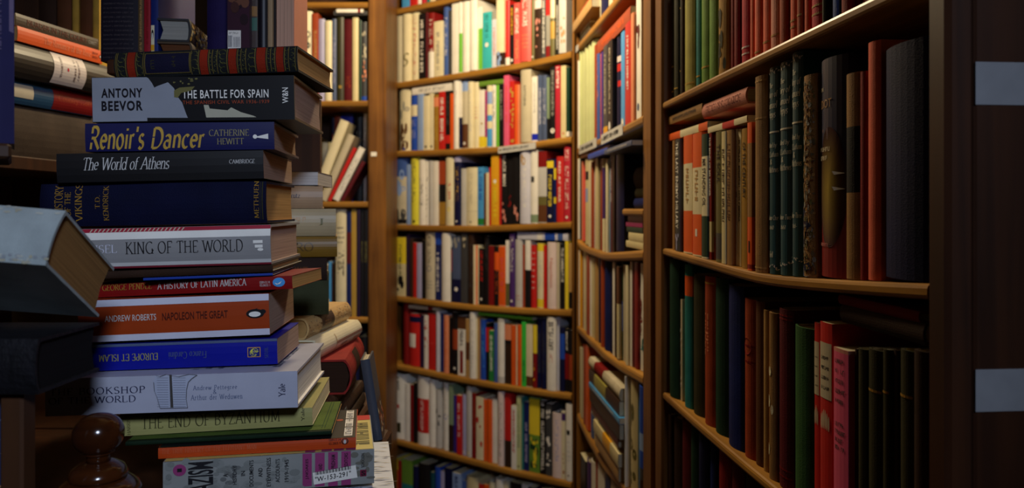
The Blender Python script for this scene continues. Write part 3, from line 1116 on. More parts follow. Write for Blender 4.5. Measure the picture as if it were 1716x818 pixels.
# lowest shelf: top edges measured on the frame itself
ROW_G = '''
657 664 768 orange b:yellow:.8:1
665 672 772 dkred
673 690 771 grass b:teal:.01:.6
691 699 782 navy
700 718 778 black b:dkbrown:.01:.3 j
719 727 792 dkteal
728 737 783 blue j
738 744 790 lilac
745 757 785 navy
758 771 793 ltblue t:dkblue:.2:.95
772 779 806 midblue
780 800 800 ivory j
801 810 812 red
811 818 812 orange
819 828 808 cream
829 842 803 white j
843 852 806 cream
853 872 810 black j
873 884 812 white
885 896 818 dkpurple j
897 908 824 rust
909 920 822 cream
921 936 826 white
937 955 830 navy
'''
SH = ['top shelf', 'second shelf', 'third shelf', 'fourth shelf', 'fifth shelf', 'sixth shelf', 'seventh shelf', 'bottom shelf']
GR = 'books on the %s of the corner bookcase'
for k, (rw, crop, q0) in enumerate(((ROW_0, (640, 0, 5.047), .012), (ROW_A, (640, 0, 5.047), .012), (ROW_B, (640, 110, 5.047), .012), (ROW_C, (640, 240, 5.047), .012), (ROW_D, (640, 370, 5.047), .012), (ROW_E, (640, 490, 4.306), .012), (ROW_F, (640, 610, 3.932), .012), (ROW_G, (0, 0, 1), .014))):
    fill_row(PC, cb[k], rw, crop, SH[k] + ' of corner bookcase', 'the post', GR % SH[k], 0.235, None, q0, 10 + k, TC0 + .001, TC1 - .001, cb[k - 1] if k > 0 else None, 'lying across the row')

# ---------------------------------------------------------------- bookcase along the wall, far bay (tall books)
TS0, TS1 = PW.t(967), PW.t(1077)
case_s = empty('bookcase', PW.M)
tag(case_s, 'narrow wooden bookcase bay on the aisle wall beside the corner, with sagging shelves', 'bookcase')


def from_z(pts):
    return [(PW.t(x), EYE + z) for x, z in pts]


SB = [from_z([(955, .479), (1016, .479), (1080, .479)]), from_z([(955, .1765), (1010, .178), (1076, .1835)]),
      from_z([(957, -.086), (979, -.1012), (1012, -.105), (1043, -.0915), (1076, -.079)]), from_z([(963, -.338), (1010, -.345), (1040, -.336), (1078, -.322)]),
      from_z([(962, -.592), (985, -.61), (1010, -.615), (1040, -.595), (1070, -.575)]), from_z([(960, -.86), (1076, -.85)])]
sb = [extend(p, TS0, TS1) for p in SB]
SBO = [shelf_board(case_s, p, 0.215, 0.02) for p in sb]
shelf_board(case_s, [(TS0, 0.16), (TS1, 0.16)], 0.215, 0.02)
slab(case_s, 'upright', W_POST, TS0 - 0.013, TS0 - .0005, 0.0, 0.23, 0.0, 2.55, .002)
slab(case_s, 'upright', W_POST, TS1 + .0005, TS1 + 0.062, 0.0, 0.23, 0.0, 2.55, .004)
slab(case_s, 'back_panel', W_BACK, TS0, TS1, 0.216, 0.228, 0.0, 2.55, 0)
slab(case_s, 'top_board', W_SHELF, TS0, TS1, 0.0, 0.215, 2.5, 2.53)
ta_, tb_ = PW.t(1043), TS1 - .0005
shelf_board(case_s, [(ta_, EYE + .001), (tb_, EYE + .001)], 0.20, 0.014, W_SHELF, 'half_shelf')
for i, (c_, w_, x_) in enumerate((('dkblue', .022, 1046), ('dkolive', .02, 1048), ('dkbrown', .044, 1046))):
    z_ = EYE + .0015 + (0, .0225, .043)[i]
    t_ = PW.t(x_)
    book('hardback_book', PW.M @ Matrix.Translation((t_, .02, z_)) @ Matrix(((0, 0, -1, tb_ - t_ - .002), (0, 1, 0, 0), (1, 0, 0, 0), (0, 0, 0, 1))), w_, .14, tb_ - t_ - .002, c_, 'cloth', 'bone', (), None,
         ('lowest dark blue', 'middle dark olive', 'topmost dark brown')[i] + ' book lying on the half shelf of the wall bay', 'books on the half shelf', None, True)
shelf_card(SBO[0], PW, sb[0], 965.5, 969, 'ltgrey', hgt=.018, marks=False)
shelf_card(SBO[1], PW, sb[1], 971, 1000, 'ltgrey', hgt=.024, drop=-.004, sd=5)
shelf_card(SBO[1], PW, sb[1], 1008, 1044, 'ltgrey', hgt=.024, drop=-.004, sd=8)

S0 = '''
L 44 150 130 158 dkgrey st
L 46 150 104 128 sage st
L 40 156 92 102 white st
L 34 160 36 90 tan st q:-14
L 52 156 0 34 dkred st
L 52 152 -40 -2 rust st
172 196 -240 cream
200 230 -240 navy
240 270 -260 bone
'''
S1 = '''
58 76 320 white q:2
77 100 266 palegreen j
101 118 244 palegreen j
119 136 238 palegreen j
137 154 218 palegreen j
155 172 212 palegreen j
173 184 238 rust
185 196 222 midblue t:peach:.4:.9
197 208 208 orange
209 220 190 violet
221 242 170 dkgrey t:bone:.2:.9 b:mustard:.01:.1
244 268 160 black t:bone:.15:.95 d:white:.08:.2
270 312 130 navy r:red:.45:.9:.62:.7 r:pinkwhite:.45:.9:.72:.78 r:red:.55:.95:.46:.52
314 334 112 sky d:white:.05:.3
336 366 90 red t:white:.3:.9
367 380 70 peach
382 420 -40 white g:maroon:.55:.72:4 d:slate:.1:.2 tall
L 190 365 30 110 rust t:orange
'''
S2 = '''
70 84 150 white q:2
86 115 152 dkgrey g:lilac:.05:.95:12
117 133 196 peach
134 148 198 salmon
149 176 186 ivory r:black:.05:.9:.76:.86 r:ltblue:.1:.8:.5:.66
177 192 194 cream
193 202 200 rust
203 220 200 pinkwhite
221 238 172 ivory
239 252 182 dkbrown
253 266 180 rust
267 277 176 cream b:purple:.35:.9
278 288 178 pinkwhite
289 298 182 cream
299 318 172 sky t:white:.3:.9
319 332 152 maroon t:pinkwhite:.5:.95
333 346 140 dkbrown
347 392 100 navy j
L 70 178 124 142 cream
L 176 302 104 140 blue q:-6
L 190 316 76 102 rust on
L 282 524 34 70 slate q:-22 on t:ltgrey dd:.17
L 424 536 706 750 ivory st g:gold:.1:.9:4
L 440 536 640 700 ivory st
L 428 532 600 636 dkgreen st
L 424 532 566 596 magenta st
L 436 532 518 562 dkred st
'''
S3 = '''
80 94 66 white
95 112 66 mustard
113 124 70 dkred
125 140 72 cream
142 156 92 rust
157 170 100 white
172 186 108 ivory
187 204 108 tan
206 220 110 navy
222 236 116 rust
240 268 92 dkblue h
269 292 92 navy h
293 304 100 white
305 316 110 dkbrown
317 328 160 brown b:ivory:.01:.6
330 352 92 dkgreen b:midblue:.3:.6
354 366 150 bone
367 380 152 cream
382 404 100 white
406 416 110 maroon
418 436 130 dkred
438 474 142 white g:dkred:.3:.95:10 g:teal:.05:.3:4
'''
S4 = '''
80 96 6 cream
97 108 8 ivory
109 120 10 bone
122 138 -4 rust tall
139 156 -2 orange tall
157 168 120 dkbrown
170 182 120 midblue
184 198 130 ivory
336 364 140 white j tall q:-2
366 384 150 navy tall
386 424 165 ivory g:olive:.05:.8:10 tall
426 440 190 sky tall
442 490 206 blue b:ltblue:.45:.6 b:dkgrey:.2:.3 b:dkbrown:.01:.2 j tall q:0
L 196 330 625 720 tan q:-6 dd:.17 st
L 186 328 545 622 ivory q:-10 b:mustard:.3:.6 dd:.17 st
L 176 324 515 543 white q:-4 b:black:.3:.7 dd:.16 st
L 172 328 448 512 maroon q:-8 dd:.17 st
L 164 334 350 446 dkbrown q:-12 dd:.17 st
L 160 334 312 348 sky q:-14 dd:.17 t:white st
L 160 332 226 310 dkbrown q:-12 b:yolive:.4:.8 dd:.17 st
L 158 336 150 224 bone q:-10 b:dkred:.5:.8 dd:.17 h st
'''
S5 = '''
110 140 640 black
142 164 660 purple j
166 190 660 white
192 208 560 rust
210 250 700 white
252 280 720 dkblue
284 330 740 bone
334 380 760 maroon
384 430 800 navy
434 480 820 brown
'''
SS = ['top shelf', 'second shelf', 'third shelf', 'fourth shelf', 'fifth shelf', 'lowest shelf']
for k, (rw, crop) in enumerate(((S0, (940, 0, 3.144)), (S1, (940, 0, 3.144)), (S2, (940, 220, 3.894)), (S3, (940, 400, 3.41)), (S4, (940, 580, 3.44)), (S5, (940, 580, 3.44)))):
    fill_row(PW, sb[k], rw, crop, SS[k] + ' of wall bay', 'the corner', 'books on the %s of the narrow wall bay' % SS[k], 0.21, None, .008, 40 + k, TS0 + .001, TS1 - .001, None if k == 0 else sb[k - 1], 'in the flat pile', .0215)

# ---------------------------------------------------------------- bookcase along the wall, near bay (old cloth books)
TR0, TR1 = PW.t(1111), PW.t(1553.5)
case_r = empty('bookcase', PW.M)
tag(case_r, 'wooden bookcase on the aisle wall nearest the viewer, holding old cloth bound books', 'bookcase')
RB = [from_z([(1107, .188), (1216, .190), (1376, .190), (1553, .190)]), PW.poly([(1110, 416), (1150, 427), (1190, 438), (1230, 449.5), (1265, 458), (1300, 463), (1330, 465.5), (1391, 469), (1470, 473), (1553, 476)]),
      from_z([(1100, -.321), (1165, -.3235), (1230, -.324), (1400, -.322), (1553, -.318)]), from_z([(1110, -.578), (1553, -.578)]), from_z([(1110, .45), (1553, .45)])]
rb = [extend(p, TR0, TR1) for p in RB]
for p in rb:
    shelf_board(case_r, p, 0.20, 0.0125)
shelf_board(case_r, [(TR0, 0.45), (TR1, 0.45)], 0.20, 0.02)
slab(case_r, 'upright', W_POST, TR0 - 0.045, TR0 - .0005, -0.002, 0.215, 0.0, 2.55, .004)
slab(case_r, 'back_panel', W_BACK, TR0, TR1, 0.201, 0.212, 0.0, 2.55, 0)
slab(case_r, 'top_board', W_SHELF, TR0, TR1, 0.0, 0.2, 2.5, 2.53)
slab(case_r, 'upright', W_DARK, TR1 + .0005, TR1 + 0.024, 0.0225, 0.215, 0.0, 2.55, .002)
slab(case_r, 'edge_strip', W_DARK, TR1 + .0005, TR1 + 0.026, -0.001, 0.022, 0.0, 2.55, .004)
# two pale cards stuck on the near upright, which faces the viewer
for (ya, yb) in ((103, 175), (620, 691)):
    Y = 0.586
    zc0, zc1 = EYE - (yb - CY) * Y / F, EYE - (ya - CY) * Y / F
    slab(case_r, 'shelf_label', M_CARD, TR1 + .0241, TR1 + .0248, 0.0228, 0.083, zc0, zc1, 0, C((150, 152, 156)))



def pepys(vol, year, torn):
    def f(mb, S, w, h):
        W_ = C((206, 204, 190))
        lines = [('The', .90, .925, .28, .62), ('Diary of', .845, .885, .1, .92), ('Samuel', .80, .835, .12, .9), ('Pepys', .745, .79, .2, .8), ('Edited by', .605, .635, .14, .88), ('R.C.Latham', .565, .592, .1, .94), ('&', .53, .555, .36, .56), ('W.Matthews', .49, .52, .1, .94), (vol, .26, .285, .08, .94), (year, .215, .235, .3, .7)]
        for s, b0, b1, a0, a1 in lines:
            put_text(mb, S, s, (a0 * w, a1 * w, b0 * h, b1 * h), W_, 0, 'serif', slant=.18, weight=1.2)
        if vol == 'Volume One':
            put_text(mb, S, 'Bell', (.3 * w, .66 * w, .08 * h, .11 * h), W_, 0, 'serif', slant=.18, weight=1.2)
        put_rect(mb, S, (.03 * w, .97 * w, .682 * h, .69 * h), W_, .0005, 8)
        r = random.Random(torn)
        for e0, e1 in ((.975, 1.0), (0.0, .03 + .02 * (torn % 3))):           # frayed white edges of the paper jacket
            for i in range(9):
                a = w * (i + .2) / 9
                z_ = (h * e0 if e0 > .5 else h * e1) + r.uniform(-.003, .003)
                put_poly(mb, S, [(a, z_), (a + w * .1, z_ + r.uniform(-.002, .002)), (a + w * .09, z_ + r.uniform(.0012, .003)), (a + w * .02, z_ + r.uniform(.001, .0026))], C('ltgrey'), .0007)
    return f


def torn_spine(mb, S, w, h):
    r = random.Random(17)
    for _ in range(420):
        put_disc(mb, S, w * r.uniform(.1, .9), h * r.uniform(.03, .97), w * r.uniform(.02, .09), w * r.uniform(.02, .12), C(r.choice(('kraft', 'grey', 'tan', 'brown', 'olive', (120, 104, 78), (100, 90, 70)))), .0003 + r.uniform(0, .0006), 6)
    # what is left of the navy jacket
    put_poly(mb, S, [(w * .02, h * .42), (w * .2, h * .36), (w * .62, h * .27), (w * .8, h * .255), (w * .5, h * .23), (w * .34, h * .17), (w * .04, h * .12)], C('navy'), .0012)
    put_poly(mb, S, [(w * .0, h * .05), (w * .4, h * .10), (w * .9, h * .07), (w * .99, h * .02), (w * .5, h * .0), (w * .02, h * .0)], C('slate'), .0012)
    put_poly(mb, S, [(w * .3, h * .06), (w * .7, h * .075), (w * .8, h * .04), (w * .4, h * .03)], C('navy'), .0016)


def glow(mb, S, w, h):
    n = 30
    for i in range(n):                                                       # printed sunburst on the jacket
        s = 1 - i / n
        c0, c1 = lin((74, 34, 40)), lin((176, 150, 56))
        t = i / (n - 1)
        put_disc(mb, S, w * .54, h * .41, w * .45 * s + .0005, h * .27 * s + .001, tuple(x + (y - x) * t for x, y in zip(c0, c1)), .0004 + .00003 * i, 28)
    put_text(mb, S, 'THE', (w * .12, w * .3, h * .855, h * .872), C('bone'), 0, 'sans', weight=2)
    put_text(mb, S, 'IDIOT', (w * .1, w * .62, h * .775, h * .815), C('kraft'), 0, 'sans', weight=2)
    put_marks(mb, S, (w * .2, w * .5, h * .60, h * .68), C((92, 70, 84)), random.Random(5), True)
    put_marks(mb, S, (w * .14, w * .6, h * .575, h * .595), C('bone'), random.Random(6), False, .0011)
    put_marks(mb, S, (w * .14, w * .5, h * .535, h * .555), C('bone'), random.Random(7), False, .0011)
    put_marks(mb, S, (w * .14, w * .6, h * .14, h * .155), C((190, 120, 120)), random.Random(8), False, .0011)
    for b in (.47, .40):
        put_poly(mb, S, [(w * .66, h * (b + .012)), (w * .97, h * b), (w * .72, h * (b - .006))], C('ltgrey'), .0015)


DECO.update(pepys1=pepys('Volume One', '1660', 3), pepys2=pepys('Volume Two', '1661', 4), pepys3=pepys('Volume Three', '1662', 5), torn=torn_spine, glow=glow)
R0 = '''
105 132 a dkolive h e:gold:.08:.3
133 153 a dkolive h e:gold:.08
156 172 a dkgreen h e:gold:.2:.7
173 184 a dkbrown h
186 236 a yolive h e:gold:.06
238 284 a teal h e:gold:.1
286 330 a grass h e:gold:.1
331 377 a grass h
379 438 a ochre h g:dkolive:.05:.9:12
441 484 a dkred h
485 509 a dkred h
512 568 a crimson h e:pinkwhite:.06:.1
571 600 a coral h
601 638 a coral h e:tan:.04
640 690 a coral h e:tan:.07
691 744 a mauve h e:tan:.09
746 788 a rust h
791 850 a coral h e:tan:.08:.12
852 882 a rust h e:tan:.1
884 924 a coral h
927 1000 a crimson h e:tan:.06:.1
1004 1020 a dkolive h
1022 1058 a bone j g:slate:.05:.5:6
1060 1100 a midblue h
1104 1164 a dkred h
1167 1222 a maroon h
1226 1290 a dkred h
1294 1370 a dkgreen h
1374 1450 a brown h
1454 1540 a navy h
'''
R1 = '''
73 80 330 kraft k
81 96 326 dkgrey k x:THE_LAST_ENEMY_HILLARY:white:.2:.97 g:lilac:.02:.2:4
97 107 326 kraft k g:dkred:.1:.9:5
109 137 310 cream k b:orange:.76:1 b:orange:.01:.36 t:tan:.4:.72
139 168 306 cream k b:orange:.72:1 b:orange:.01:.34 t:tan:.4:.7 r:white:.4:.6:.16:.22
169 187 308 cream k b:dkgreen:.82:1 b:dkgreen:.01:.34 x:MR_STANDING_OIL:black:.42:.8
189 203 306 dkred k x:THE_MIND_OF_MR_REEDER:white:.5:.97 b:ivory:.06:.3
204 216 310 kraft k b:rust:.86:1 b:rust:.01:.18
217 236 300 olive k x:THE_SOUL:black:.6:.9 b:dkgrey:.02:.22
237 249 300 ivory k t:dkbrown:.3:.9
250 269 296 kraft k t:brown:.3:.9
271 287 292 white k t:grey:.3:.92 r:dkgrey:.2:.8:.5:.54
288 302 292 cream k t:black:.3:.92
304 321 290 ochre k x:OF_THE_CENTURY:black:.5:.9
323 337 270 orange k b:kraft:.36:.86 b:dkred:.01:.04 r:black:.35:.65:.12:.2
338 378 116 kraft h q:5 e:tan:.78:.02:.97 n:tall_buff_cloth_book
379 422 86 dkteal q:9 j n:dark_teal_diary_volume_with_white_lettering D:pepys1
423 464 68 dkteal q:9 j n:dark_teal_diary_volume_with_white_lettering D:pepys2
465 500 36 dkteal q:9 j n:tallest_dark_teal_diary_volume D:pepys3
501 545 112 kraft h q:7 n:torn_grey_brown_spine D:torn
549 640 54 navy j q:9 n:blue_red_jacket_with_yellow_glow D:glow s:dkred:.0:.34
643 690 106 kraft h q:8 b:black:.42:.74 n:buff_cloth_book_with_black_label
692 716 100 dkred h q:10
718 760 0 coral h q:8
763 918 4 deepnavy h q:6 n:very_tall_thick_navy_cloth_book
L 47 172 205 236 kraft t:black
L 172 318 150 206 mauve h z:FRENCH_AS_SLANG_GUIDE:maroon
L 48 190 266 292 cream b:orange:.66:1 b:orange:0:.2
L 192 322 246 268 cream b:red:.3:.6
'''
R2 = '''
56 82 40 dkgreen h
84 106 184 bone k g:white:.1:.9:8
108 130 66 teal h b:orange:.78:.92
132 168 100 dkolive h
173 204 106 rust h t:peach:.42:.75 e:gold:.95
206 246 112 dkgreen h
249 298 136 dkblue h
302 342 182 rust h e:dkred:.7:.6 d:dkred:.7:.3
344 374 190 brown h
376 390 220 tan h
391 416 228 kraft h g:cream:.1:.8:4
418 466 216 maroon h e:dkred:.96:.94:.1:.06
468 534 276 forest h
538 566 262 red k r:bone:.02:.98:.62:.9 m:dkgrey:.66:.86:4 o:bone:.52
567 606 262 red k r:bone:.02:.98:.62:.9 m:dkgrey:.66:.86:4 o:bone:.52 d:sky:.1:.3
612 660 350 mauve k m:dkgrey:.7:.97:5 m:dkgrey:.45:.62:4 b:pink:.01:.98
664 690 350 dkbrown h
692 718 350 dkolive h
720 768 352 dkolive h e:ochre:.2:.8
770 798 352 dkolive h e:ochre:.2:.8
800 828 354 dkbrown h
830 874 354 dkolive h e:ochre:.2:.8
876 918 356 dkbrown h
L 636 915 265 340 dkbrown h
L 630 900 206 244 dkred h
'''
R3 = '''
40 66 570 dkbrown h
68 96 580 dkbrown h
98 126 590 maroon h
128 152 600 dkgreen h
154 180 620 navy h
182 214 640 dkblue h
218 256 650 dkred h
258 300 700 maroon h
304 350 760 dkbrown h
354 400 790 dkgreen h
404 470 830 navy h
474 560 870 dkred h
564 680 930 brown h
684 800 980 dkgreen h
804 918 1040 maroon h
'''
RR = ['top shelf', 'middle shelf', 'third shelf', 'lowest shelf']
for k, (rw, crop) in enumerate(((R0, (1090, 0, 3.502)), (R1, (1090, 70, 1.996)), (R2, (1090, 410, 2.004)), (R3, (1090, 410, 2.004)))):
    placed = fill_row(PW, rb[k], rw, crop, RR[k] + ' nearest the viewer', 'the double post', 'books on the %s of the near wall bookcase' % RR[k], 0.198, None, .009, 70 + k, TR0 + .001, TR1 - .0015, rb[k - 1] if k else rb[4], 'lying across the row', .0145)

# ---------------------------------------------------------------- bookcase behind the stacks
YL = 2.42
PL = Plane((0.0, YL), (1.0, 0.0))
xl0, xl1 = PL.t(380), PL.t(616.5)
case_l = empty('bookcase', PL.M)
tag(case_l, 'wooden bookcase behind the tall stack, square to the viewer, with leaning books', 'bookcase')


def lrow(y):
    z = PL.z(y, 0)
    return [(xl0, z), (xl1, z)]


lb = [lrow(v) for v in (3, 168.5, 338, 532, 715, 900)]
for p in lb:
    shelf_board(case_l, p, 0.24, 0.019)
slab(case_l, 'upright', W_POST, xl1 + .0005, PL.t(647), -0.003, 0.24, 0.0, 2.55, .004)
slab(case_l, 'upright', W_POST, xl0 - .03, xl0 - .0005, -0.003, 0.27, 0.0, 2.55, .004)
slab(case_l, 'back_panel', W_BACK, xl0, xl1, 0.241, 0.255, 0.0, 2.55, 0)
slab(case_l, 'top_board', W_SHELF, xl0, xl1, 0.0, 0.24, 2.5, 2.53)
slab(case_l, 'shelf_label', M_CARD, PL.t(622), PL.t(631.5), -.0042, -.0031, PL.z(262, 0), PL.z(255, 0), 0, C('white'))
L1 = '''
6 32 30 rust
36 52 16 midblue b:ltblue:.5:.8
55 116 50 cream j g:black:.55:.9:7 g:purple:.1:.3:4
118 145 60 rust t:tan:.2:.8
147 174 86 lilac j
176 206 94 cream
208 227 86 slate t:lilac:.2:.8
230 261 78 dkolive j d:gold:.17:.22
263 299 88 maroon h t:rust:.1:.3
301 328 80 ivory j
330 342 92 dkgreen
343 370 100 dkgrey g:bone:.5:.95:10 g:peach:.25:.5:6 b:blue:.01:.06
L 216 368 50 68 dkgrey q:4
L 228 350 30 45 white q:-4 b:dkred:.1:.2
'''
L2 = '''
76 114 620 cream g:slate:.1:.5:3
118 126 640 navy
128 158 628 tan
164 188 650 grey
190 204 650 ivory
206 219 536 navy t:orange:.3:.8
221 246 530 rust
248 302 494 royal t:crimson:.5:.9
306 350 500 black j t:grey:.2:.8
353 371 510 white t:grey:.3:.9
'''
L3 = '''
130 160 470 maroon
162 200 480 tan
206 220 462 sky
222 230 470 dkbrown
240 292 206 cream j x:WEST:black:.38:.62:.6 m:dkgrey:.68:.86:4
294 317 216 dkblue b:maroon:.5:.8
318 343 168 gold
345 360 200 dkpurple
361 376 180 black t:olive:.5:.7
377 400 176 black t:olive:.5:.7
'''
L4 = '''
120 160 560 navy
165 200 570 dkbrown
210 250 570 navy
252 290 575 dkblue
292 330 570 navy
332 372 575 black
'''
for k, (rw, crop) in enumerate(((L1, (480, 0, 2.725)), (L2, (480, 0, 2.725)), (L3, (480, 280, 2.92)), (L4, (480, 0, 2.725)))):
    if k == 3:
        rw = '\n'.join(' '.join([a[0], a[1], str(1490 + 10 * i)] + a[3:]) for i, a in enumerate(x.split() for x in rw.strip().splitlines()))
    fill_row(PL, lb[k + 1], rw, crop, ('upper', 'second', 'third', 'lowest')[k] + ' shelf behind the tall stack', 'the near end', 'books on the shelves behind the tall stack', 0.235, None, .128 if k == 1 else .012, 90 + k, xl0 + .001, xl1 - .001, lb[k], 'lying on the row')
# books that lean across the second shelf, in front of its upright row
LEAN_T, LEAN_A, LEAN_Z = PL.t(519), 21.0, None
for i, (h, w, col, lab, da) in enumerate((
        (.268, .028, 'cream', 'thick cream book leaning steeply, topmost of the slanting books behind the stack', 2.5),
        (.225, .021, 'bone', 'bone coloured book leaning beneath the thick cream one behind the stack', 2.5),
        (.185, .011, 'red', 'thin red book leaning between two pale ones behind the stack', 1),
        (.185, .020, 'white', 'white book with grey lettering leaning beside the thin red one behind the stack', 2),
        (.14, .012, 'maroon', 'dark red book at the bottom of the slanting books behind the stack', 0))):
    ang = math.radians(LEAN_A)
    zl_ = w * math.sin(ang)
    if LEAN_Z is not None:
        LEAN_T += max(0, zl_ - LEAN_Z) * math.tan(ang)
    LEAN_Z = zl_
    M = Matrix.Translation((LEAN_T, YL + .003, PL.z(338, 0) + .0006 + zl_)) @ Matrix.Rotation(ang, 4, 'Y')
    LEAN_T += w / math.cos(ang) + .0014
    LEAN_A += da

    def deco(mb, S, w, h, col=col, i=i):
        if col == 'white':
            put_marks(mb, S, (w * .25, w * .75, h * .2, h * .8), C('grey'), random.Random(3))
    book('hardback_book', M, w, .115, h, col, True, 'cream', (), None, lab, 'leaning books on the second shelf behind the tall stack', deco)

# ---------------------------------------------------------------- the tall stack on the counter
Z0 = 0.80
PENGUIN = 'a'


def lying_frame(right_bottom, vpx, roll):
    """axes of a book lying with its spine to the viewer: x up, y away, z to the viewer's left"""
    k = (vpx - CX) / F
    l = math.hypot(k, 1)
    ay = Vector((k / l, 1 / l, 0))
    az = Vector((-1 / l, k / l, 0))
    ax = Vector((0, 0, 1))
    R = Matrix.Rotation(roll, 3, ay)
    return frame(right_bottom, R @ ax, ay, R @ az)


def bird(mb, S, a, b, s, flip=1, tilt=0.0):
    """the publisher's small bird: dark oval body with a white front"""
    def ell(ca, cb, ra, rb, col, eps, t=0):
        put_poly(mb, S, [(ca + ra * math.cos(q) * math.cos(t) - rb * math.sin(q) * math.sin(t), cb + ra * math.cos(q) * math.sin(t) + rb * math.sin(q) * math.cos(t)) for q in [i * math.pi / 9 for i in range(18)]], col, eps)
    ell(a, b, s, s * .52, C('black'), .0005)
    ell(a + s * .85 * flip, b + s * .2, s * .34, s * .26, C('black'), .0005)
    ell(a - s * .05, b - s * .06, s * .66, s * .30, C('white'), .0007)
    put_poly(mb, S, [(a - s * .6, b + s * .35), (a + s * .3, b + s * .62), (a + s * .1, b + s * .4)], C('black'), .0008)


STATE = {}


def stack_book(xl, xr, yt, yb, vpx, depth, col, label, hard, roll=0.0, z_bottom=None, z0=Z0, page='bone', deco=None, mat=None, bulge=None, bands=(), group='books in the tall stack', yl=None, top=None, probe=False, wmax=1.0, stick=None):
    yb_z = EYE - (yb - CY) * z0 / F if z_bottom is None else z_bottom
    w = (yb - yt) * z0 / F
    X0 = (xr - CX) * z0 / F
    k = (vpx - CX) / F
    l = math.hypot(k, 1)
    # the spine runs along (-1, k); find where it reaches the left-hand pixel
    kl = (xl - CX) / F
    L = (X0 - kl * z0) / ((1 + kl * k) / l)
    if yl is not None:                                # row of the upper edge at the left-hand end -> the book's small roll
        zl = z0 + L * k / l
        roll = math.asin(max(-.06, min(.06, (EYE - (yl - CY) * zl / F - yb_z - w) / L)))
    if probe:
        return X0, yb_z, roll, L
    w = min(w, wmax)
    M = lying_frame((X0, z0, yb_z), vpx, roll)

    def deco2(mb, S, w, h, fn=None):
        fn = fn or deco
        if fn is None:
            return

        def A(p):
            """pixel column on the spine -> position from the left end"""
            q = (p - CX) / F
            s = (X0 - q * z0) / ((1 + q * k) / l)
            return L - s

        def B(p, y):
            """pixel row at column p -> height on the spine"""
            a = L - A(p)
            zz = z0 + a * k / l
            zw = EYE - (y - CY) * zz / F
            return (zw - yb_z - a * math.sin(roll)) / math.cos(roll)
        fn(mb, S, w, h, A, B)
    st = [('barcode_sticker', lambda mb, S, w, h: deco2(mb, S, w, h, stick))] if stick else []
    return book('hardback_book' if hard else 'paperback_book', M, w, depth, L, col, hard, page, bands, mat, label, group, deco2, True, bulge, 'book', top, st), yb_z + w


RN = random.Random(5)


def d_decor(mb, S, w, h, A, B):
    for p0, p1 in ((213, 226), (335, 348), (383, 396), (430, 445), (463, 475)):
        put_rect(mb, S, (A(p0), A(p1), .0005, w - .0005), C((136, 36, 16)), .0003, 6)
        for p in (p0 - 2.2, p1 + 2.2):
            put_rect(mb, S, (A(p) - .0005, A(p) + .0005, .001, w - .001), C((104, 88, 40)), .0004, 6)
    for p in (194, 196.5, 240, 320, 356, 364, 404, 412, 454, 484, 495):
        put_rect(mb, S, (A(p) - .0004, A(p) + .0004, .001, w - .001), C((104, 88, 40)), .0004, 6)
    a0, a1 = A(243), A(318)
    put_rect(mb, S, (a0, a1, w * .12, w * .88), C((22, 20, 44)), .0003, 6)
    for b in (w * .10, w * .88):
        put_rect(mb, S, (a0, a1, b, b + .0008), C((96, 82, 40)), .0005, 6)
    for a in (a0, a1):
        put_rect(mb, S, (a - .0006, a + .0006, w * .1, w * .9), C((96, 82, 40)), .0005, 6)
    put_marks(mb, S, (A(253), A(259), w * .25, w * .75), C('dkolive'), RN, True)
    put_marks(mb, S, (A(288), A(294), w * .25, w * .75), C('dkolive'), RN, True)
    for p0, p1 in ((198, 211), (228, 239), (321, 333), (350, 355), (357, 363), (366, 381), (398, 403), (405, 411), (414, 428), (447, 453), (456, 461), (477, 483), (486, 494)):
        for k in range(5):                                           # gilt scrollwork
            a, b, r = A((p0 + p1) / 2) + RN.uniform(-.001, .001), w * (.15 + .17 * k), min(abs(A(p1) - A(p0)) * .4, .004)
            ang = RN.uniform(0, 6.28)
            pts = [(a + r * math.cos(ang + i * .5), b + r * .8 * math.sin(ang + i * .5)) for i in range(9)]
            for i in range(8):
                (u0, v0), (u1, v1) = pts[i], pts[i + 1]
                mb.face([S(u0, v0, .0005), S(u1, v1, .0005), S(u1 + .0006, v1 + .0004, .0005), S(u0 + .0006, v0 + .0004, .0005)], C((92, 90, 48)))


def tx(text, x0, x1, y0, y1, col, rot=0, font='serif', **kw):
    def f(mb, S, w, h, A, B):
        xm = (x0 + x1) / 2
        put_text(mb, S, text, (A(x0), A(x1), B(xm, y1), B(xm, y0)), C(col), rot, font, **kw)
    return f


def many(*fs):
    def f(mb, S, w, h, A, B):
        for g in fs:
            g(mb, S, w, h, A, B)
    return f


def rc(x0, x1, y0, y1, col, eps=.0003):
    def f(mb, S, w, h, A, B):
        xm = (x0 + x1) / 2
        put_rect(mb, S, (A(x0), A(x1), max(0.0002, B(xm, y1)), min(w - .0002, B(xm, y0))), C(col), eps, 6)
    return f


def strip(v0, v1, col, x0=None, x1=None, eps=.0003):
    def f(mb, S, w, h, A, B):
        put_rect(mb, S, (A(x0) if x0 else 0, A(x1) if x1 else h, v0 * w, v1 * w), C(col), eps, 8)
    return f


def pl(pts, col, eps=.0004):
    def f(mb, S, w, h, A, B):
        put_poly(mb, S, [(min(max(A(x), 0), h), min(max(B(x, y), .0002), w - .0002)) for x, y in pts], C(col), eps)
    return f


def dots(n, x0, x1, y0, y1, r, col):
    def f(mb, S, w, h, A, B):
        for _ in range(n):
            x, y = RN.uniform(x0, x1), RN.uniform(y0, y1)
            put_disc(mb, S, A(x), B(x, y), r * RN.uniform(.5, 1.4), r * RN.uniform(.3, .9), C(col), .0006, 9)
    return f


def d_bird(x, y, s):
    return lambda mb, S, w, h, A, B: bird(mb, S, A(x), B(x, y), s)


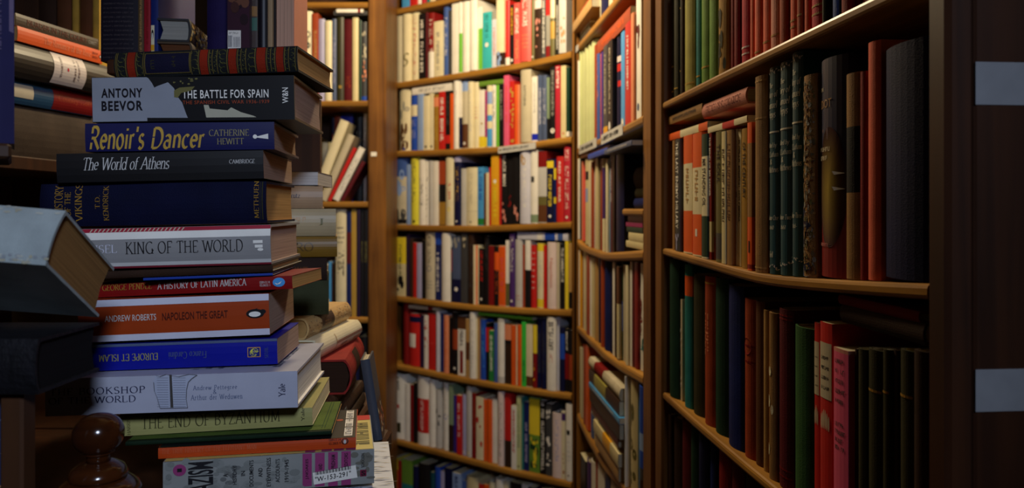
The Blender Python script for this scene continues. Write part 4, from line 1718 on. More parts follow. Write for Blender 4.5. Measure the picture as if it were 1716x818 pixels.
GREY_BATTLE = (138, 142, 152)
d_battle = many(
    lambda mb, S, w, h, A, B: put_rect(mb, S, (0.0004, A(247), .0004, w - .0004), C(GREY_BATTLE), .0003, 3),
    pl([(246.5, 128.5), (250, 131), (256, 139), (260, 147), (266, 144), (283, 138), (293, 148), (297, 160), (306, 172), (312, 190), (315, 197.5), (246.5, 197.5)], GREY_BATTLE),
    pl([(342, 176), (350, 176), (352, 182), (382, 185), (388, 180), (404, 188), (425, 194), (430, 196.5), (346, 197)], (176, 172, 150)),
    pl([(293, 152), (302, 147), (328, 145), (322, 152), (305, 156), (299, 164), (293, 163)], 'olive', .0006),
    dots(9, 290, 345, 130, 142, .0014, 'olive'),
    tx('ANTONY', 171, 240, 148, 164, (14, 14, 24), 0, 'sans', weight=4, track=.18), tx('BEEVOR', 171, 240, 169, 186, (14, 14, 24), 0, 'sans', weight=4, track=.18),
    tx('THE BATTLE FOR SPAIN', 307, 451, 150.5, 164.5, 'white', 0, 'sans', weight=1.6, track=.1),
    tx('THE SPANISH CIVIL WAR 1936-1939', 307, 452, 168, 174, 'rust', 0, 'sans', track=.1),
    tx('W&N', 474, 484, 147, 173, 'white', 90, 'sans', weight=1.6))
d_renoir = many(
    tx("Renoir's", 150, 243, 210, 252, 'gold', 0, 'brush', slant=.22, weight=1.1), tx('Dancer', 253, 344, 212, 250, 'gold', 0, 'brush', slant=.22, weight=1.1),
    tx('CATHERINE', 351, 418, 217, 228, (150, 140, 90), 0, 'serif', weight=.9), tx('HEWITT', 364, 409, 231.5, 242, (150, 140, 90), 0, 'serif', weight=.9),
    pl([(430, 229), (450, 224), (450, 233), (430, 230.5)], 'white'), lambda mb, S, w, h, A, B: put_disc(mb, S, A(428), B(428, 229), .0022, .0022, C('white')))
d_athens = many(tx('The World of Athens', 141, 285, 263, 285, 'ltgrey', 0, 'serif', slant=.24, weight=.85, track=-.06),
                tx('CAMBRIDGE', 385, 428, 267, 274, 'ltgrey', 0, 'serif'))
d_viking = many(
    tx('A HISTORY', 92, 106, 311, 373, 'ochre', 90, 'serif'), tx('OF THE', 109, 119, 322, 362, 'ochre', 90, 'serif'), tx('VIKINGS', 126, 138, 308, 372, 'ochre', 90, 'serif', weight=1.1),
    tx('T.D.', 160, 168, 328, 350, 'ochre', 90, 'serif'), tx('KENDRICK', 173, 182, 311, 370, 'ochre', 90, 'serif'),
    tx('METHUEN', 426, 434, 303, 366, 'ochre', 90, 'serif'), rc(436, 437, 304, 368, 'dkolive'), rc(439, 441, 304, 368, 'dkolive'))
d_king = many(
    strip(.90, .995, (160, 30, 52)), strip(.72, .90, 'white'), strip(.0, .05, (120, 34, 46)), strip(.05, .14, 'ltgrey'),
    tx('MANSEL', 122, 197, 411, 425, 'lavender', 0, 'serif', weight=.8), tx('KING OF THE WORLD', 211, 408, 403, 424, 'black', 0, 'serif', weight=.95),
    rc(425, 441, 402.5, 407.5, 'white', .0005), rc(428, 441, 410, 415, 'white', .0005), lambda mb, S, w, h, A, B: put_disc(mb, S, A(437), B(437, 418), .003, .0016, C('white')),
    lambda mb, S, w, h, A, B: [put_poly(mb, S, [(A(p), w * .91), (A(p) + .0012, w * .91), (A(p) + .0035, w * .985), (A(p) + .002, w * .985)], C('bone'), .0006) for p in range(150, 310, 7)])
d_latin = many(tx('GEORGE PENDLE', 172, 255, 475.5, 486, 'ochre', 0, 'serif', weight=1.2), tx('A HISTORY OF LATIN AMERICA', 264, 414, 470, 482, 'ltgrey', 0, 'serif', weight=1.2),
               tx('ISBN 0 14', 436, 453, 471, 475, 'ltgrey', 0, 'sans'), tx('02.0622 1', 436, 453, 476, 480, 'ltgrey', 0, 'sans'),
               lambda mb, S, w, h, A, B: (put_disc(mb, S, A(468), B(468, 473), .0065, .0048, C('sky')), put_poly(mb, S, [(A(461), B(461, 474)), (A(466), B(466, 475.5)), (A(473), B(473, 471)), (A(470), B(470, 475.5)), (A(464), B(464, 477))], C('white'), .0007)))
d_napoleon = many(strip(.0, .155, 'lavender'), strip(.84, 1.0, 'lavender'),
                  tx('ANDREW ROBERTS', 177, 263, 527.5, 538, 'ltgrey', 0, 'sans', weight=1.5), tx('NAPOLEON THE GREAT', 273, 383, 522, 535, (70, 20, 10), 0, 'sans', weight=2.4), d_bird(429, 525.5, .0092))
d_europe = many(strip(.9, 1.0, 'slate'), tx('EUROPE ET ISLAM', 166, 265, 593, 605, 'yolive', 180, 'serif', weight=1.2), tx('Franco Cardini', 283, 347, 589, 601, 'slate', 180, 'serif', weight=1.1),
                rc(415.5, 437, 582, 598.5, 'mustard'), rc(416.5, 436, 583, 597.5, (20, 30, 120), .0005), tx('e', 419, 434, 583.5, 597, 'lemon', 0, 'brush', weight=1.3), tx('SEUIL', 444, 450, 581, 600, 'slate', 90, 'serif'))


def d_bookshop(mb, S, w, h, A, B):
    for x0, x1, y0, y1 in ((260, 333, 628, 683),):
        pts = [(262, 629), (268, 631), (279, 627), (288, 629), (300, 631), (317, 627), (331, 628), (322, 634), (316, 640), (313, 652), (312, 668), (314, 683), (268, 684), (264, 668), (259, 655), (258, 640)]
        put_poly(mb, S, [(A(x), max(.0004, B(x, y))) for x, y in pts], C((172, 178, 198)), .0003)
        for i in range(len(pts) - 1):
            (xa, ya), (xb, yb_) = pts[i], pts[i + 1]
            put_poly(mb, S, [(A(xa), max(.0004, B(xa, ya))), (A(xb), max(.0004, B(xb, yb_))), (A(xb + 1.3), max(.0002, B(xb, yb_ + 1.2))), (A(xa + 1.3), max(.0002, B(xa, ya + 1.2)))], C((92, 92, 100)), .0005)
        for y in range(633, 683, 4):
            put_poly(mb, S, [(A(264), B(264, y)), (A(283), B(283, y)), (A(283), B(283, y + .9)), (A(264), B(264, y + .9))], C((130, 134, 150)), .0005)
            put_poly(mb, S, [(A(291), B(291, y)), (A(312), B(312, y)), (A(312), B(312, y + .9)), (A(291), B(291, y + .9))], C((130, 134, 150)), .0005)
        put_poly(mb, S, [(A(285), B(285, 628)), (A(289), B(289, 628)), (A(291), max(.0003, B(291, 683))), (A(286), max(.0003, B(286, 683)))], C((70, 66, 64)), .0006)


d_shop = many(d_bookshop, tx('THE BOOKSHOP', 84, 244, 649, 661, 'navy', 0, 'serif', track=.08), tx('OF THE WORLD', 82, 228, 664.5, 676, 'navy', 0, 'serif', track=.04),
              tx('Andrew Pettegree', 324, 398, 645, 655, 'slate', 0, 'serif', track=.1), tx('&', 358, 364, 653, 660, 'slate', 0, 'serif'), tx('Arthur der Weduwen', 320, 407, 660.5, 669.5, 'slate', 0, 'serif', track=.1),
              tx('Yale', 467, 479, 643, 665, 'navy', 90, 'serif', weight=1.1))
d_byz = many(tx('THE END OF BYZANTIUM', 237, 470, 693, 713, (64, 62, 34), 0, 'serif', weight=.9), tx('JONATHAN', 203, 208, 702, 731, (64, 62, 34), 90, 'serif'), tx('HARRIS', 213, 219, 702, 729, (64, 62, 34), 90, 'serif'),
             tx('Yale', 505, 511, 684, 706, (40, 40, 30), 90, 'serif'))
d_eleph = many(tx('THE TRUE HISTORY OF THE ELEPHANT MAN', 271, 430, 748, 757, (190, 96, 60), 0, 'serif', weight=.9), tx('ISBN 0 14', 551, 571, 735, 739, (70, 24, 10), 0, 'sans', weight=1.6), tx('02.2805 9', 551, 571, 741, 745, (70, 24, 10), 0, 'sans', weight=1.6),
               lambda mb, S, w, h, A, B: (put_disc(mb, S, A(578), B(578, 739.5), .0036, .0032, C('black')), put_disc(mb, S, A(578), B(578, 739.5), .0026, .0026, C('rust'), .0006), put_disc(mb, S, A(578), B(578, 740), .0014, .002, C('ltgrey'), .0008)))
INK = (28, 28, 32)
d_nazism = many(
    dots(40, 280, 500, 770, 826, .005, (134, 137, 133)), dots(30, 280, 500, 770, 826, .004, (124, 127, 123)), dots(9, 374, 398, 772, 812, .0035, (104, 106, 104)), dots(14, 592, 622, 760, 800, .004, (112, 110, 100)),
    lambda mb, S, w, h, A, B: put_disc(mb, S, A(301), B(301, 788), .0062, .0058, C((150, 58, 112)), .0007), tx('1', 297, 305, 785, 791, INK, 90, 'sans', weight=3, eps=.0009),
    tx('NAZISM', 315, 358, 774, 836, INK, 90, 'sans', weight=2.5, eps=.0009),
    tx('A', 374, 382, 794, 799, INK, 90, 'sans', weight=2, eps=.0009), tx('HISTORY', 390, 397, 780, 812, INK, 90, 'sans', weight=2, eps=.0009), tx('IN', 404, 411, 789, 797, INK, 90, 'sans', weight=2, eps=.0009),
    tx('DOCUMENTS', 418, 425, 771, 815, INK, 90, 'sans', weight=2, eps=.0009), tx('AND', 433, 440, 784, 799, INK, 90, 'sans', weight=2, eps=.0009), tx('EYEWITNESS', 447, 454, 767, 815, INK, 90, 'sans', weight=2, eps=.0009),
    tx('ACCOUNTS', 462, 469, 769, 808, INK, 90, 'sans', weight=2, eps=.0009), tx('1919-1945', 477, 484, 770, 807, INK, 90, 'sans', weight=2, eps=.0009),
    rc(507, 522.5, 754, 815, (150, 58, 112), .0004), rc(528, 544, 752, 815, (150, 58, 112), .0004), rc(550, 566, 751, 815, (150, 58, 112), .0004), rc(572, 588, 750, 815, (150, 58, 112), .0004),
    tx('J.NOAKES', 512, 518, 769, 803, INK, 90, 'sans', weight=2, eps=.0009), tx('AND', 534, 540, 777, 787, INK, 90, 'sans', weight=2, eps=.0009), tx('G.PRIDHAM', 555, 562, 762, 790, INK, 90, 'sans', weight=2, eps=.0009), tx('EDITORS', 577, 583, 759, 782, INK, 90, 'sans', weight=2, eps=.0009),
    tx('SCHOCKEN', 605.5, 610.5, 760, 783, INK, 90, 'sans', weight=1.6, eps=.0009),
    rc(603.5, 614, 787, 798, (120, 30, 60), .0007), tx('S', 605.5, 612.5, 788.5, 796.5, INK, 0, 'sans', weight=3, eps=.001),
    )


d_paper = many(
    pl([(524, 792), (596, 779), (599, 800), (526, 812)], 'white', .0012),
    lambda mb, S, w, h, A, B: [put_poly(mb, S, [(A(x), B(x, 790.5 - (x - 528) * .18)), (A(x + q), B(x + q, 790.5 - (x + q - 528) * .18)), (A(x + q + .6), B(x + q, 796 - (x + q - 528) * .17)), (A(x + .6), B(x, 796 - (x - 528) * .17))], C(INK), .0014) for x, q in [(528 + i * 1.72, .5 + .9 * ((i * 7) % 3) / 2) for i in range(35)]],
    )


def d_code(mb, S, w, h, A, B):
    d_paper(mb, S, w, h, A, B)
    V, FS = letters('"W-153-291"', 'sans', .08, 0, 2)
    P = []
    for x, y in V:
        p = 528 + 60 * x
        q = 807.5 - 11 * x - y * 8.6
        P.append(S(A(p), B(p, q), .0015))
    mb.mesh(P, FS, C(INK))


def t_yellow(mb, S, L, d):
    put_rect(mb, S, (0.001, L - .001, .0015, d - .001), C((206, 190, 110)), .0003, 2)
    put_rect(mb, S, (0.001, L - .001, d * .84, d - .001), C('red'), .0006, 2)
    put_marks(mb, S, (L - .02, L - .004, d * .1, d * .8), C('olive'), random.Random(14), True, .0006)
    for p in (.66, .74, .80, .86):
        put_rect(mb, S, (L * p, L * p + .010, .0015, d * .5), C((150, 58, 112)), .0005, 2)


def t_piano(mb, S, L, d):
    put_rect(mb, S, (0.0005, L - .0005, .001, d - .001), C('black'), .0003, 2)
    put_rect(mb, S, (L - .0125, L - .004, d * .06, d * .95), C('white'), .0005, 2)
    for b in (.33, .62):
        put_rect(mb, S, (L - .0125, L - .004, d * b, d * b + .003), C('black'), .0007, 1)
    put_marks(mb, S, (L - .0115, L - .005, d * .08, d * .93), C('grey'), random.Random(6), True, .0007)
    put_disc(mb, S, L - .019, d * .6, .004, .004, C('rust'), .0006)


def t_green(mb, S, L, d):
    put_rect(mb, S, (.001, L - .001, .006, d - .001), C((84, 104, 44)), .0003, 2)
    for q in (.008, .011):
        put_rect(mb, S, (q, L - q, .012 + q, .0126 + q), C('dkgreen'), .0005, 1)
        put_rect(mb, S, (L - q - .0006, L - q, .012, d - .004), C('dkgreen'), .0005, 1)


def t_shop(mb, S, L, d):
    for k in range(3):
        put_marks(mb, S, (L * .55 + .012 * k, L * .55 + .012 * k + .006, d * .12, d * .86), C('slate'), random.Random(30 + k), True, .0004)
    put_marks(mb, S, (L - .030, L - .022, d * .1, d * .8), C('slate'), random.Random(41), True, .0004)


def t_crackle(mb, S, L, d):
    r = random.Random(52)
    for _ in range(60):
        a, b = L - r.uniform(.004, .05), d * r.uniform(.03, .97)
        q = r.uniform(.004, .012)
        s = r.uniform(-.3, .3)
        put_poly(mb, S, [(a - q, b + s * q), (a, b + .0012), (a + q, b - s * q), (a, b - .0004)], C(r.choice(('grey', 'slate', 'bone'))), .0004)


# from the bottom of the pile upwards; each sits on the one below (z from the photograph, then settled)
STK = []


def pile(*a, **k):
    STK.append((a, k))


pile(268, 661, 813, 836, 600, .17, (206, 212, 220), 'large book with a pale crackled cover under the grey magenta striped volume', True, bands=((('navy'), 0, 1, 's'),), yl=834, top=t_crackle)
pile(273, 627, 752.5, 810, 580, .135, (142, 144, 140), 'mottled grey volume with magenta stripes and a white barcode sticker', False, page='tan', deco=d_nazism, stick=d_code, bulge=.0004, yl=775, top=t_yellow)
pile(265, 596.5, 729, 750.5, 620, .115, (190, 68, 20), 'thin orange paperback just above the striped grey volume', False, deco=d_eleph, yl=747, page=(172, 146, 130), top=t_piano)
pile(210, 556, 713, 728.5, 680, .125, (24, 42, 26), 'dark green cloth book lying on the orange paperback', 'cloth', yl=731.5, page='tan', top=t_green)  # base colour holds the spine's shade; the top cover keeps the lighter green
pile(192, 524, 683.5, 713, 710, .15, (164, 158, 98), 'pale yellow green paperback beneath the big white hardback', False, deco=d_byz, z0=.812, yl=702, page='cream')
pile(76, 499, 612.5, 683, 752, .165, (176, 178, 194), 'big white hardback with an old open book drawn on its spine', True, page='white', deco=d_shop, bulge=.0002, z0=.776, yl=626, top=t_shop)
pile(92, 465, 567.5, 610.5, 755, .115, (9, 20, 146), 'bright blue paperback with upside down lettering', False, deco=d_europe, yl=581, page=(172, 146, 130))
pile(132, 452, 488.5, 561, 752, .128, (158, 58, 16), 'orange paperback with white edges and a small bird emblem', False, deco=d_napoleon, yl=501, page=(172, 146, 130))
pile(140, 490, 462, 484, 900, .11, (130, 17, 17), 'red paperback with a round blue emblem near its end', False, deco=d_latin, page='tan', yl=478)
pile(240, 457, 456.5, 461.5, 740, .12, (30, 60, 150), 'very thin blue booklet between the red paperback and a dark book', False, deco=None, yl=465)
pile(128, 457, 444, 456, 760, .155, 'dkbrown', 'thin dark brown book beneath the silver hardback', 'cloth', yl=457)
pile(104, 454, 376.5, 443, 757, .155, (140, 138, 137), 'silver grey hardback with a white band and a red upper edge', True, deco=d_king, bulge=.003, yl=385, page=(172, 146, 130))
pile(67, 446, 301, 374, 752, .15, (9, 12, 42), 'thick navy cloth book with faded gilt lettering set sideways', 'cloth', page='tan', deco=d_viking, bulge=.004, yl=306)
pile(95, 442, 250, 299, 705, .18, (18, 17, 19), 'black paperback with a white italic title', False, deco=d_athens, yl=256, page=(172, 146, 130))
pile(143, 460, 204, 250, 712, .155, (14, 16, 72), 'deep blue book with large yellow brush lettering', True, deco=d_renoir, bulge=.001, yl=207, page=(172, 146, 130))
pile(155, 494, 126, 200, 788, .155, (15, 14, 16), 'hardback with a grey and black spine and white capitals', True, deco=d_battle, bulge=.0001, yl=130, page=(172, 146, 130))
pile(191, 498, 75.5, 119, 900, .145, (26, 28, 30), 'ornate dark leather volume with red bands crowning the tall stack', True, mat=M_CLOTH, page='tan', deco=d_decor, bulge=.004, yl=87)
PR = [stack_book(*a, **dict(k, probe=True)) for a, k in STK]
for i, (a, k) in enumerate(STK):
    wm = 1.0
    if i + 1 < len(STK):
        (xa, za, ra, la), (xb, zb2, rb_, lb_) = PR[i], PR[i + 1]
        for x in (min(xa, xb), max(xa - la, xb - lb_)):
            wm = min(wm, zb2 + (xb - x) * math.tan(rb_) - za - (xa - x) * math.tan(ra) - (.0008 if i else .0035))
    stack_book(*a, **dict(k, wmax=wm))

# ---------------------------------------------------------------- the counter that carries the stacks
ctr = empty('wooden_counter', Matrix.Translation((-0.62, 1.05, 0)))
tag(ctr, 'dark wooden counter under the tall stack of books', 'counter')
ZC = EYE - (836 - CY) * Z0 / F - .0005
slab(ctr, 'top', W_DARK, -0.30, 0.455, -0.33, 0.008, ZC - .03, ZC, .004)
slab(ctr, 'top', W_DARK, -0.30, 0.400, 0.0085, 0.22, ZC - .03, ZC, .004)
slab(ctr, 'side_panel', W_DARK, 0.37, 0.395, -0.30, 0.20, 0, ZC - .0305, .002)
slab(ctr, 'side_panel', W_DARK, -0.29, -0.265, -0.30, 0.20, 0, ZC - .0305, .002)
slab(ctr, 'front_panel', W_DARK, -0.264, 0.369, -0.28, -0.26, 0, ZC - .0305, .002)

# ---------------------------------------------------------------- second pile behind the tall stack: spines to the viewer above, to the right below
Z2 = 1.03


def zpx(y, d):
    return EYE - (y - CY) * d / F


def mk(col, v0=.3, v1=.7, a0=.3, a1=.8, sd=1, text=None, **kw):
    def f(mb, S, w, h):
        if text:
            put_text(mb, S, text, (h * a0, h * a1, w * v0, w * v1), C(col), 0, kw.get('font', 'serif'), weight=1.1)
        else:
            put_marks(mb, S, (h * a0, h * a1, w * v0, w * v1), C(col), random.Random(sd), False)
    return f


GP = 'books in the pile behind the tall stack'


def front_book(xr, yt, yb, L, depth, col, label, hard=True, deco=None, vpx=555, d=Z2, mat=None, page='bone', bulge=None, zb=None):
    w = (yb - yt) * d / F - .0004
    zb = zpx(yb, d) if zb is None else zb
    M = lying_frame(((xr - CX) * d / F, d, zb), vpx, 0)
    return book('hardback_book' if hard else 'paperback_book', M, w, depth, L, col, hard, page, (), mat, label, GP, deco, True, bulge)


def side_book(x_near, d_near, zb, w, L, depth, col, label, hard=True, deco=None, vpx=965, mat=None, bulge=None, page='tan', grp=GP):
    """lying with the spine to the viewer's right; the near end at pixel column x_near"""
    k = (vpx - CX) / F
    l = math.hypot(k, 1)
    u = Vector((k / l, 1 / l, 0))                     # along the spine, away
    into = Vector((-u.y, u.x, 0))                     # spine -> fore edge, to the left
    o = Vector(((x_near - CX) * d_near / F, d_near, zb)) + u * L
    M = frame(o, (0, 0, 1), into, -u)                 # z runs from the far end towards the viewer
    return book('hardback_book' if hard else 'paperback_book', M, w, depth, L, col, hard, page, (), mat, label, grp, deco, True, bulge)


# lower half: six volumes, spines to the right
zs = ZC + .0006
Q = [
    (575, 0.99, .018, .20, .13, (50, 38, 30), 'dark brown volume at the foot of the pile behind the stack', 'cloth', None, 800, None),
    (570, 1.00, .018, .19, .13, (62, 40, 28), 'dark brown leather book with ragged pages, low in the back pile', True, mk('bone', .3, .8, .05, .3, 3), 820, M_WORN),
    (552, 0.99, .018, .17, .12, (92, 62, 44), 'worn brown leather book below the red leather volume', True, mk('dkbrown', .2, .8, .2, .8, 4), 860, M_WORN),
]
for a in Q:
    side_book(a[0], a[1], zs, a[2], a[3], a[4], a[5], a[6], a[7], a[8], a[9], a[10])
    zs += a[2] + .0006


def d_red(mb, S, w, h):
    put_rect(mb, S, (h * .35, h * .6, .002, w - .002), C('dkbrown'), .0004, 8)
    for a in (.3, .65, .9):
        put_rect(mb, S, (h * a, h * a + .002, .001, w - .001), C('maroon'), .0004, 8)


side_book(590, 1.02, zs, .046, .19, .12, (146, 44, 38), 'red leather volume with rounded spine in the back pile', True, d_red, 720, M_CLOTH, .009, 'dkbrown')
zs += .0466


def d_cream(mb, S, w, h):
    for b in (.42, .5):
        put_rect(mb, S, (h * .38, h * 1.0, w * b, w * b + .0012), C('rust'), .0004, 8)
    put_rect(mb, S, (h * .37, h * .38, w * .1, w * .9), C('tan'), .0004, 8)
    put_marks(mb, S, (h * .5, h * .66, w * .15, w * .3), C('olive'), random.Random(8), False)
    put_rect(mb, S, (h * .8, h * .98, w * .12, w * .3), C('peach'), .0003, 8)


side_book(535, 1.0, zs, .028, .19, .12, 'cream', 'cream book with thin red rules along its spine, atop the red leather volume', True, d_cream, 985, M_PAPER, .007)
zs += .0284


def d_marb(mb, S, w, h):
    r = random.Random(2)
    for _ in range(220):
        put_disc(mb, S, r.uniform(.0, 1) * h, r.uniform(.05, .95) * w, .0012, .0009, C(r.choice(('kraft', 'brown', 'ivory'))), .0003, 6)
    put_rect(mb, S, (h * .28, h * .56, .002, w - .002), C((52, 38, 34)), .0006, 8)
    put_marks(mb, S, (h * .34, h * .5, w * .4, w * .6), C('kraft'), r, False, .0008)


side_book(518, 1.0, zs, .028, .18, .12, (196, 160, 104), 'tan marbled book with a dark label, above the cream book with red rules', True, d_marb, 985, M_PAPER, .007)
zs += .0284
# upper half: spines towards the viewer, settled on the marbled book
for xr, yt, yb, L, dp, col, lab, hard, deco in (
        (551, 477, 535, .24, .17, (58, 62, 40), 'large dark olive book above the tan marbled one', 'cloth', None),
        (548, 437, 476, .20, .15, (48, 34, 28), 'dark brown book beneath the golden olive one, behind the stack', 'cloth', mk('brown', .3, .6, .5, .9, 2)),
        (565, 400.5, 435, .22, .15, (124, 92, 26), 'golden olive hardback beneath the thick cream one, behind the stack', True, mk((84, 60, 20), .28, .72, .66, .86, text='NERO')),
        (563, 353, 399, .22, .15, (176, 160, 124), 'thick cream hardback with faint lettering, behind the stack', True, None),
        (541, 314, 352, .21, .14, (170, 142, 110), 'tan jacketed hardback with dark blue name lettering, behind the stack', True, mk('navy', .46, .68, .62, .86, text='Katherine Perutz', font='serif')),
        ):
    w = (yb - yt) * Z2 / F
    if col == (176, 160, 124):
        def deco(mb, S, w, h):
            put_marks(mb, S, (h * .5, h * .84, w * .55, w * .7), C('tan'), random.Random(4), False)
            put_text(mb, S, 'J', (h * .9, h * .93, w * .4, w * .65), C('olive'), 0, 'serif')
    front_book(xr, yt, yb, L, dp, col, lab, hard, deco, zb=zs)
    zs += w + .0003
# page ends of a paperback on top: fore edge to the viewer
w = (313 - 290) * Z2 / F
M = lying_frame(((533 - CX) * Z2 / F, Z2, zs), 760, 0)
M = M @ Matrix.Translation((w, .12, 0)) @ Matrix.Rotation(math.pi, 4, 'Z')
book('paperback_book', M, w, .12, .19, 'dkgrey', False, 'ltgrey', (), None, 'paperback with its grey page edges to the viewer, on the tan jacketed hardback', GP, None, True)

# a small jacketed book leans back against the pile, standing on the counter
def t_lights(mb, S, L, d):
    """its cover faces the viewer's right: dull blue above, a dark picture with lights below"""
    r = random.Random(61)
    put_rect(mb, S, (L * .55, L - .001, .001, d - .001), C((70, 48, 38)), .0003, 2)
    for _ in range(26):
        put_disc(mb, S, L * r.uniform(.6, .97), d * r.uniform(.05, .95), .003, .003, C(r.choice(('peach', 'brown', 'rust', 'cream', 'dkbrown'))), .0005, 8)


Yp = .985
M = Matrix.Translation(((625 - CX) * Yp / F, Yp, ZC + .004)) @ Matrix.Rotation(math.radians(-9), 4, 'Y') @ Matrix.Rotation(math.radians(6), 4, 'Z') 
book('hardback_book', M, .012, .065, .105, (58, 64, 76), True, 'bone', (), None, 'small dull blue book standing tilted against the back pile, its cover showing lights', GP, None, False, .002, 'book', t_lights)

# ---------------------------------------------------------------- books that stand or lie on the low shelf at the back of the stack
shelf_unit = empty('shelf_unit', Matrix.Translation((-0.75, 1.15, 0)))
tag(shelf_unit, 'dark wooden shelf unit behind and beside the tall stack', 'shelf unit')
ZS = EYE + .198
ZSL = EYE + .075
slab(shelf_unit, 'shelf', W_DARK, 0.215, 0.405, -0.135, 0.15, ZS - .02, ZS, .002)
slab(shelf_unit, 'shelf', W_DARK, -0.50, 0.060, -0.13, 0.22, ZSL - .02, ZSL, .002)
slab(shelf_unit, 'upright', W_DARK, 0.0605, 0.0845, 0.21, 0.235, ZSL - .02, ZS, .002)
slab(shelf_unit, 'upright', W_DARK, -0.525, -0.5005, -0.13, 0.22, 0.0, ZS + .5, .002)
slab(shelf_unit, 'back_panel', W_BACK, -0.5, 0.405, 0.2355, 0.245, ZSL - .1, ZS, 0)
slab(shelf_unit, 'bracket', W_DARK, 0.20, 0.22, 0.1505, 0.235, ZS - .05, ZS - .001, .002)
slab(shelf_unit, 'back_panel', W_BACK, -0.5, 0.06, 0.2355, 0.245, ZS + .0005, ZS + .5, 0)

# lying pile at the upper left, spines to the viewer's right
GL_ = 'books lying in the pile on the dark shelf'


def wside(far_x, far_d, zb, w, L, depth, col, label, hard, deco, bulge=None, vpx=1050, page='tan', mat=None):
    k = (vpx - CX) / F
    l = math.hypot(k, 1)
    u = Vector((k / l, 1 / l, 0))
    into = Vector((-u.y, u.x, 0))
    o = Vector(((far_x - CX) * far_d / F, far_d, zb))
    return book('hardback_book' if hard else 'paperback_book', frame(o, (0, 0, 1), into, -u), w, depth, L, col, hard, page, (), mat, label, GL_, deco, True, bulge)


def d_white_label(mb, S, w, h):
    put_rect(mb, S, (h * .40, h * .70, .0015, w - .0015), C((206, 196, 190)), .0005, 10)
    r = random.Random(9)
    for a in (.46, .585, .62):
        put_marks(mb, S, (h * a, h * a + .004, w * .16, w * .86), C((110, 90, 84)), r, True, .0007)
    put_disc(mb, S, h * .525, w * .5, .002, .003, C('crimson'), .0008)
    put_text(mb, S, '&', (h * .955, h * .975, w * .1, w * .3), C('white'), 0, 'serif')


z = ZSL + .0004
wside(160, 1.30, z, .080, .21, .14, (74, 62, 52), 'thick grey brown book at the bottom of the lying pile', 'cloth', None)
z += .0804


def d_blue(mb, S, w, h):
    put_rect(mb, S, (h * .5, h, .001, w - .001), C('dkred'), .0003, 8)
    put_text(mb, S, 'Country Notes', (h * .55, h * .95, w * .35, w * .7), C('rust'), 0, 'serif', slant=.2)
    put_rect(mb, S, (h * .08, h * .3, w * .25, w * .8), C('bone'), .0004, 8)


wside(165, 1.30, z, .036, .205, .13, (38, 74, 104), 'blue book with a dark red end and pale label in the lying pile', True, d_blue)
z += .0364
wside(193, 1.31, z, .050, .235, .15, (46, 40, 34), 'thick black hardback with a white lettered label in the lying pile', True, d_white_label, .010)
z += .0504


def d_org(mb, S, w, h):
    put_text(mb, S, 'The Romance of the Rose', (h * .28, h * .84, w * .25, w * .75), C('peach'), 0, 'serif', slant=.15)
    put_text(mb, S, 'ISBN 0 14', (h * .86, h * .93, w * .55, w * .75), C((110, 30, 10)), 0, 'sans', weight=2)
    put_text(mb, S, '044 010 3', (h * .86, h * .93, w * .25, w * .45), C((110, 30, 10)), 0, 'sans', weight=2)
    put_disc(mb, S, h * .965, w * .5, .0024, .0034, C((150, 50, 20)), .0005)
    put_disc(mb, S, h * .965, w * .5, .0012, .002, C('white'), .0007)


wside(172, 1.285, z, .0215, .181, .111, (222, 88, 30), 'orange paperback lying on the thick black hardback', False, d_org)
z += .0219
wside(165, 1.28, z, .0185, .175, .108, (56, 44, 32), 'dark brown paperback lying on the orange one', False, lambda mb, S, w, h: (put_text(mb, S, 'MURDER IN THE COURT', (h * .12, h * .84, w * .3, w * .75), C((96, 40, 26)), 0, 'sans'), put_text(mb, S, 'CORBETT', (h * .86, h * .97, w * .35, w * .65), C('grey'), 0, 'sans')))
z += .0189
# tan volumes that stand on the shelf behind that pile
GV = 'books standing behind the lying pile'
zb_ = z + .0004
for x0, x1, col, lab in ((62, 92, 'dkbrown', 'dark brown book standing behind the orange paperback'), (94, 118, 'brown', 'dull brown book standing behind the orange paperback'), (120.5, 131.5, 'gold', 'first of two golden tan spines behind the orange paperback'),
                         (132.3, 154, 'brown', 'brown book between two golden tan spines behind the orange paperback'), (155, 166, 'gold', 'second golden tan spine, next to the wide black volume')):
    Y = 1.322
    a, b = px(x0, 60, Y), px(x1, 60, Y)
    book('hardback_book', Matrix.Translation((a.x, Y, ZSL + .0004)) @ Matrix.Identity(4), b.x - a.x - .0004, .055, zpx(-30, Y) - ZSL, col, 'cloth', 'tan', (), None, lab, GV, None)

# standing group right behind the crown of the stack
GS = 'books standing behind the crown of the stack'


def stand(x0, x1, Y, htop, depth, col, label, hard, deco=None, bulge=None, page='bone', flip=False, bands=(), grp=GS, st=()):
    a, b = (x0 - CX) * Y / F, (x1 - CX) * Y / F
    h = zpx(htop, Y) - ZS
    M = Matrix.Translation((a, Y, ZS + .0004))
    if flip:
        M = Matrix.Translation((b - .0004, Y + depth, ZS + .0004)) @ Matrix.Rotation(math.pi, 4, 'Z')
    return book('hardback_book' if hard else 'paperback_book', M, b - a - .0004, depth, h, col, hard, page, bands, None, label, grp, deco, False, bulge, 'book', None, st)


def d_blurb(mb, S, w, h):
    r = random.Random(12)
    for k in range(14):
        z_ = .004 + k * .006
        put_marks(mb, S, (w * .08, w * .9, z_, z_ + .0022), C((70, 62, 66)), r, False)


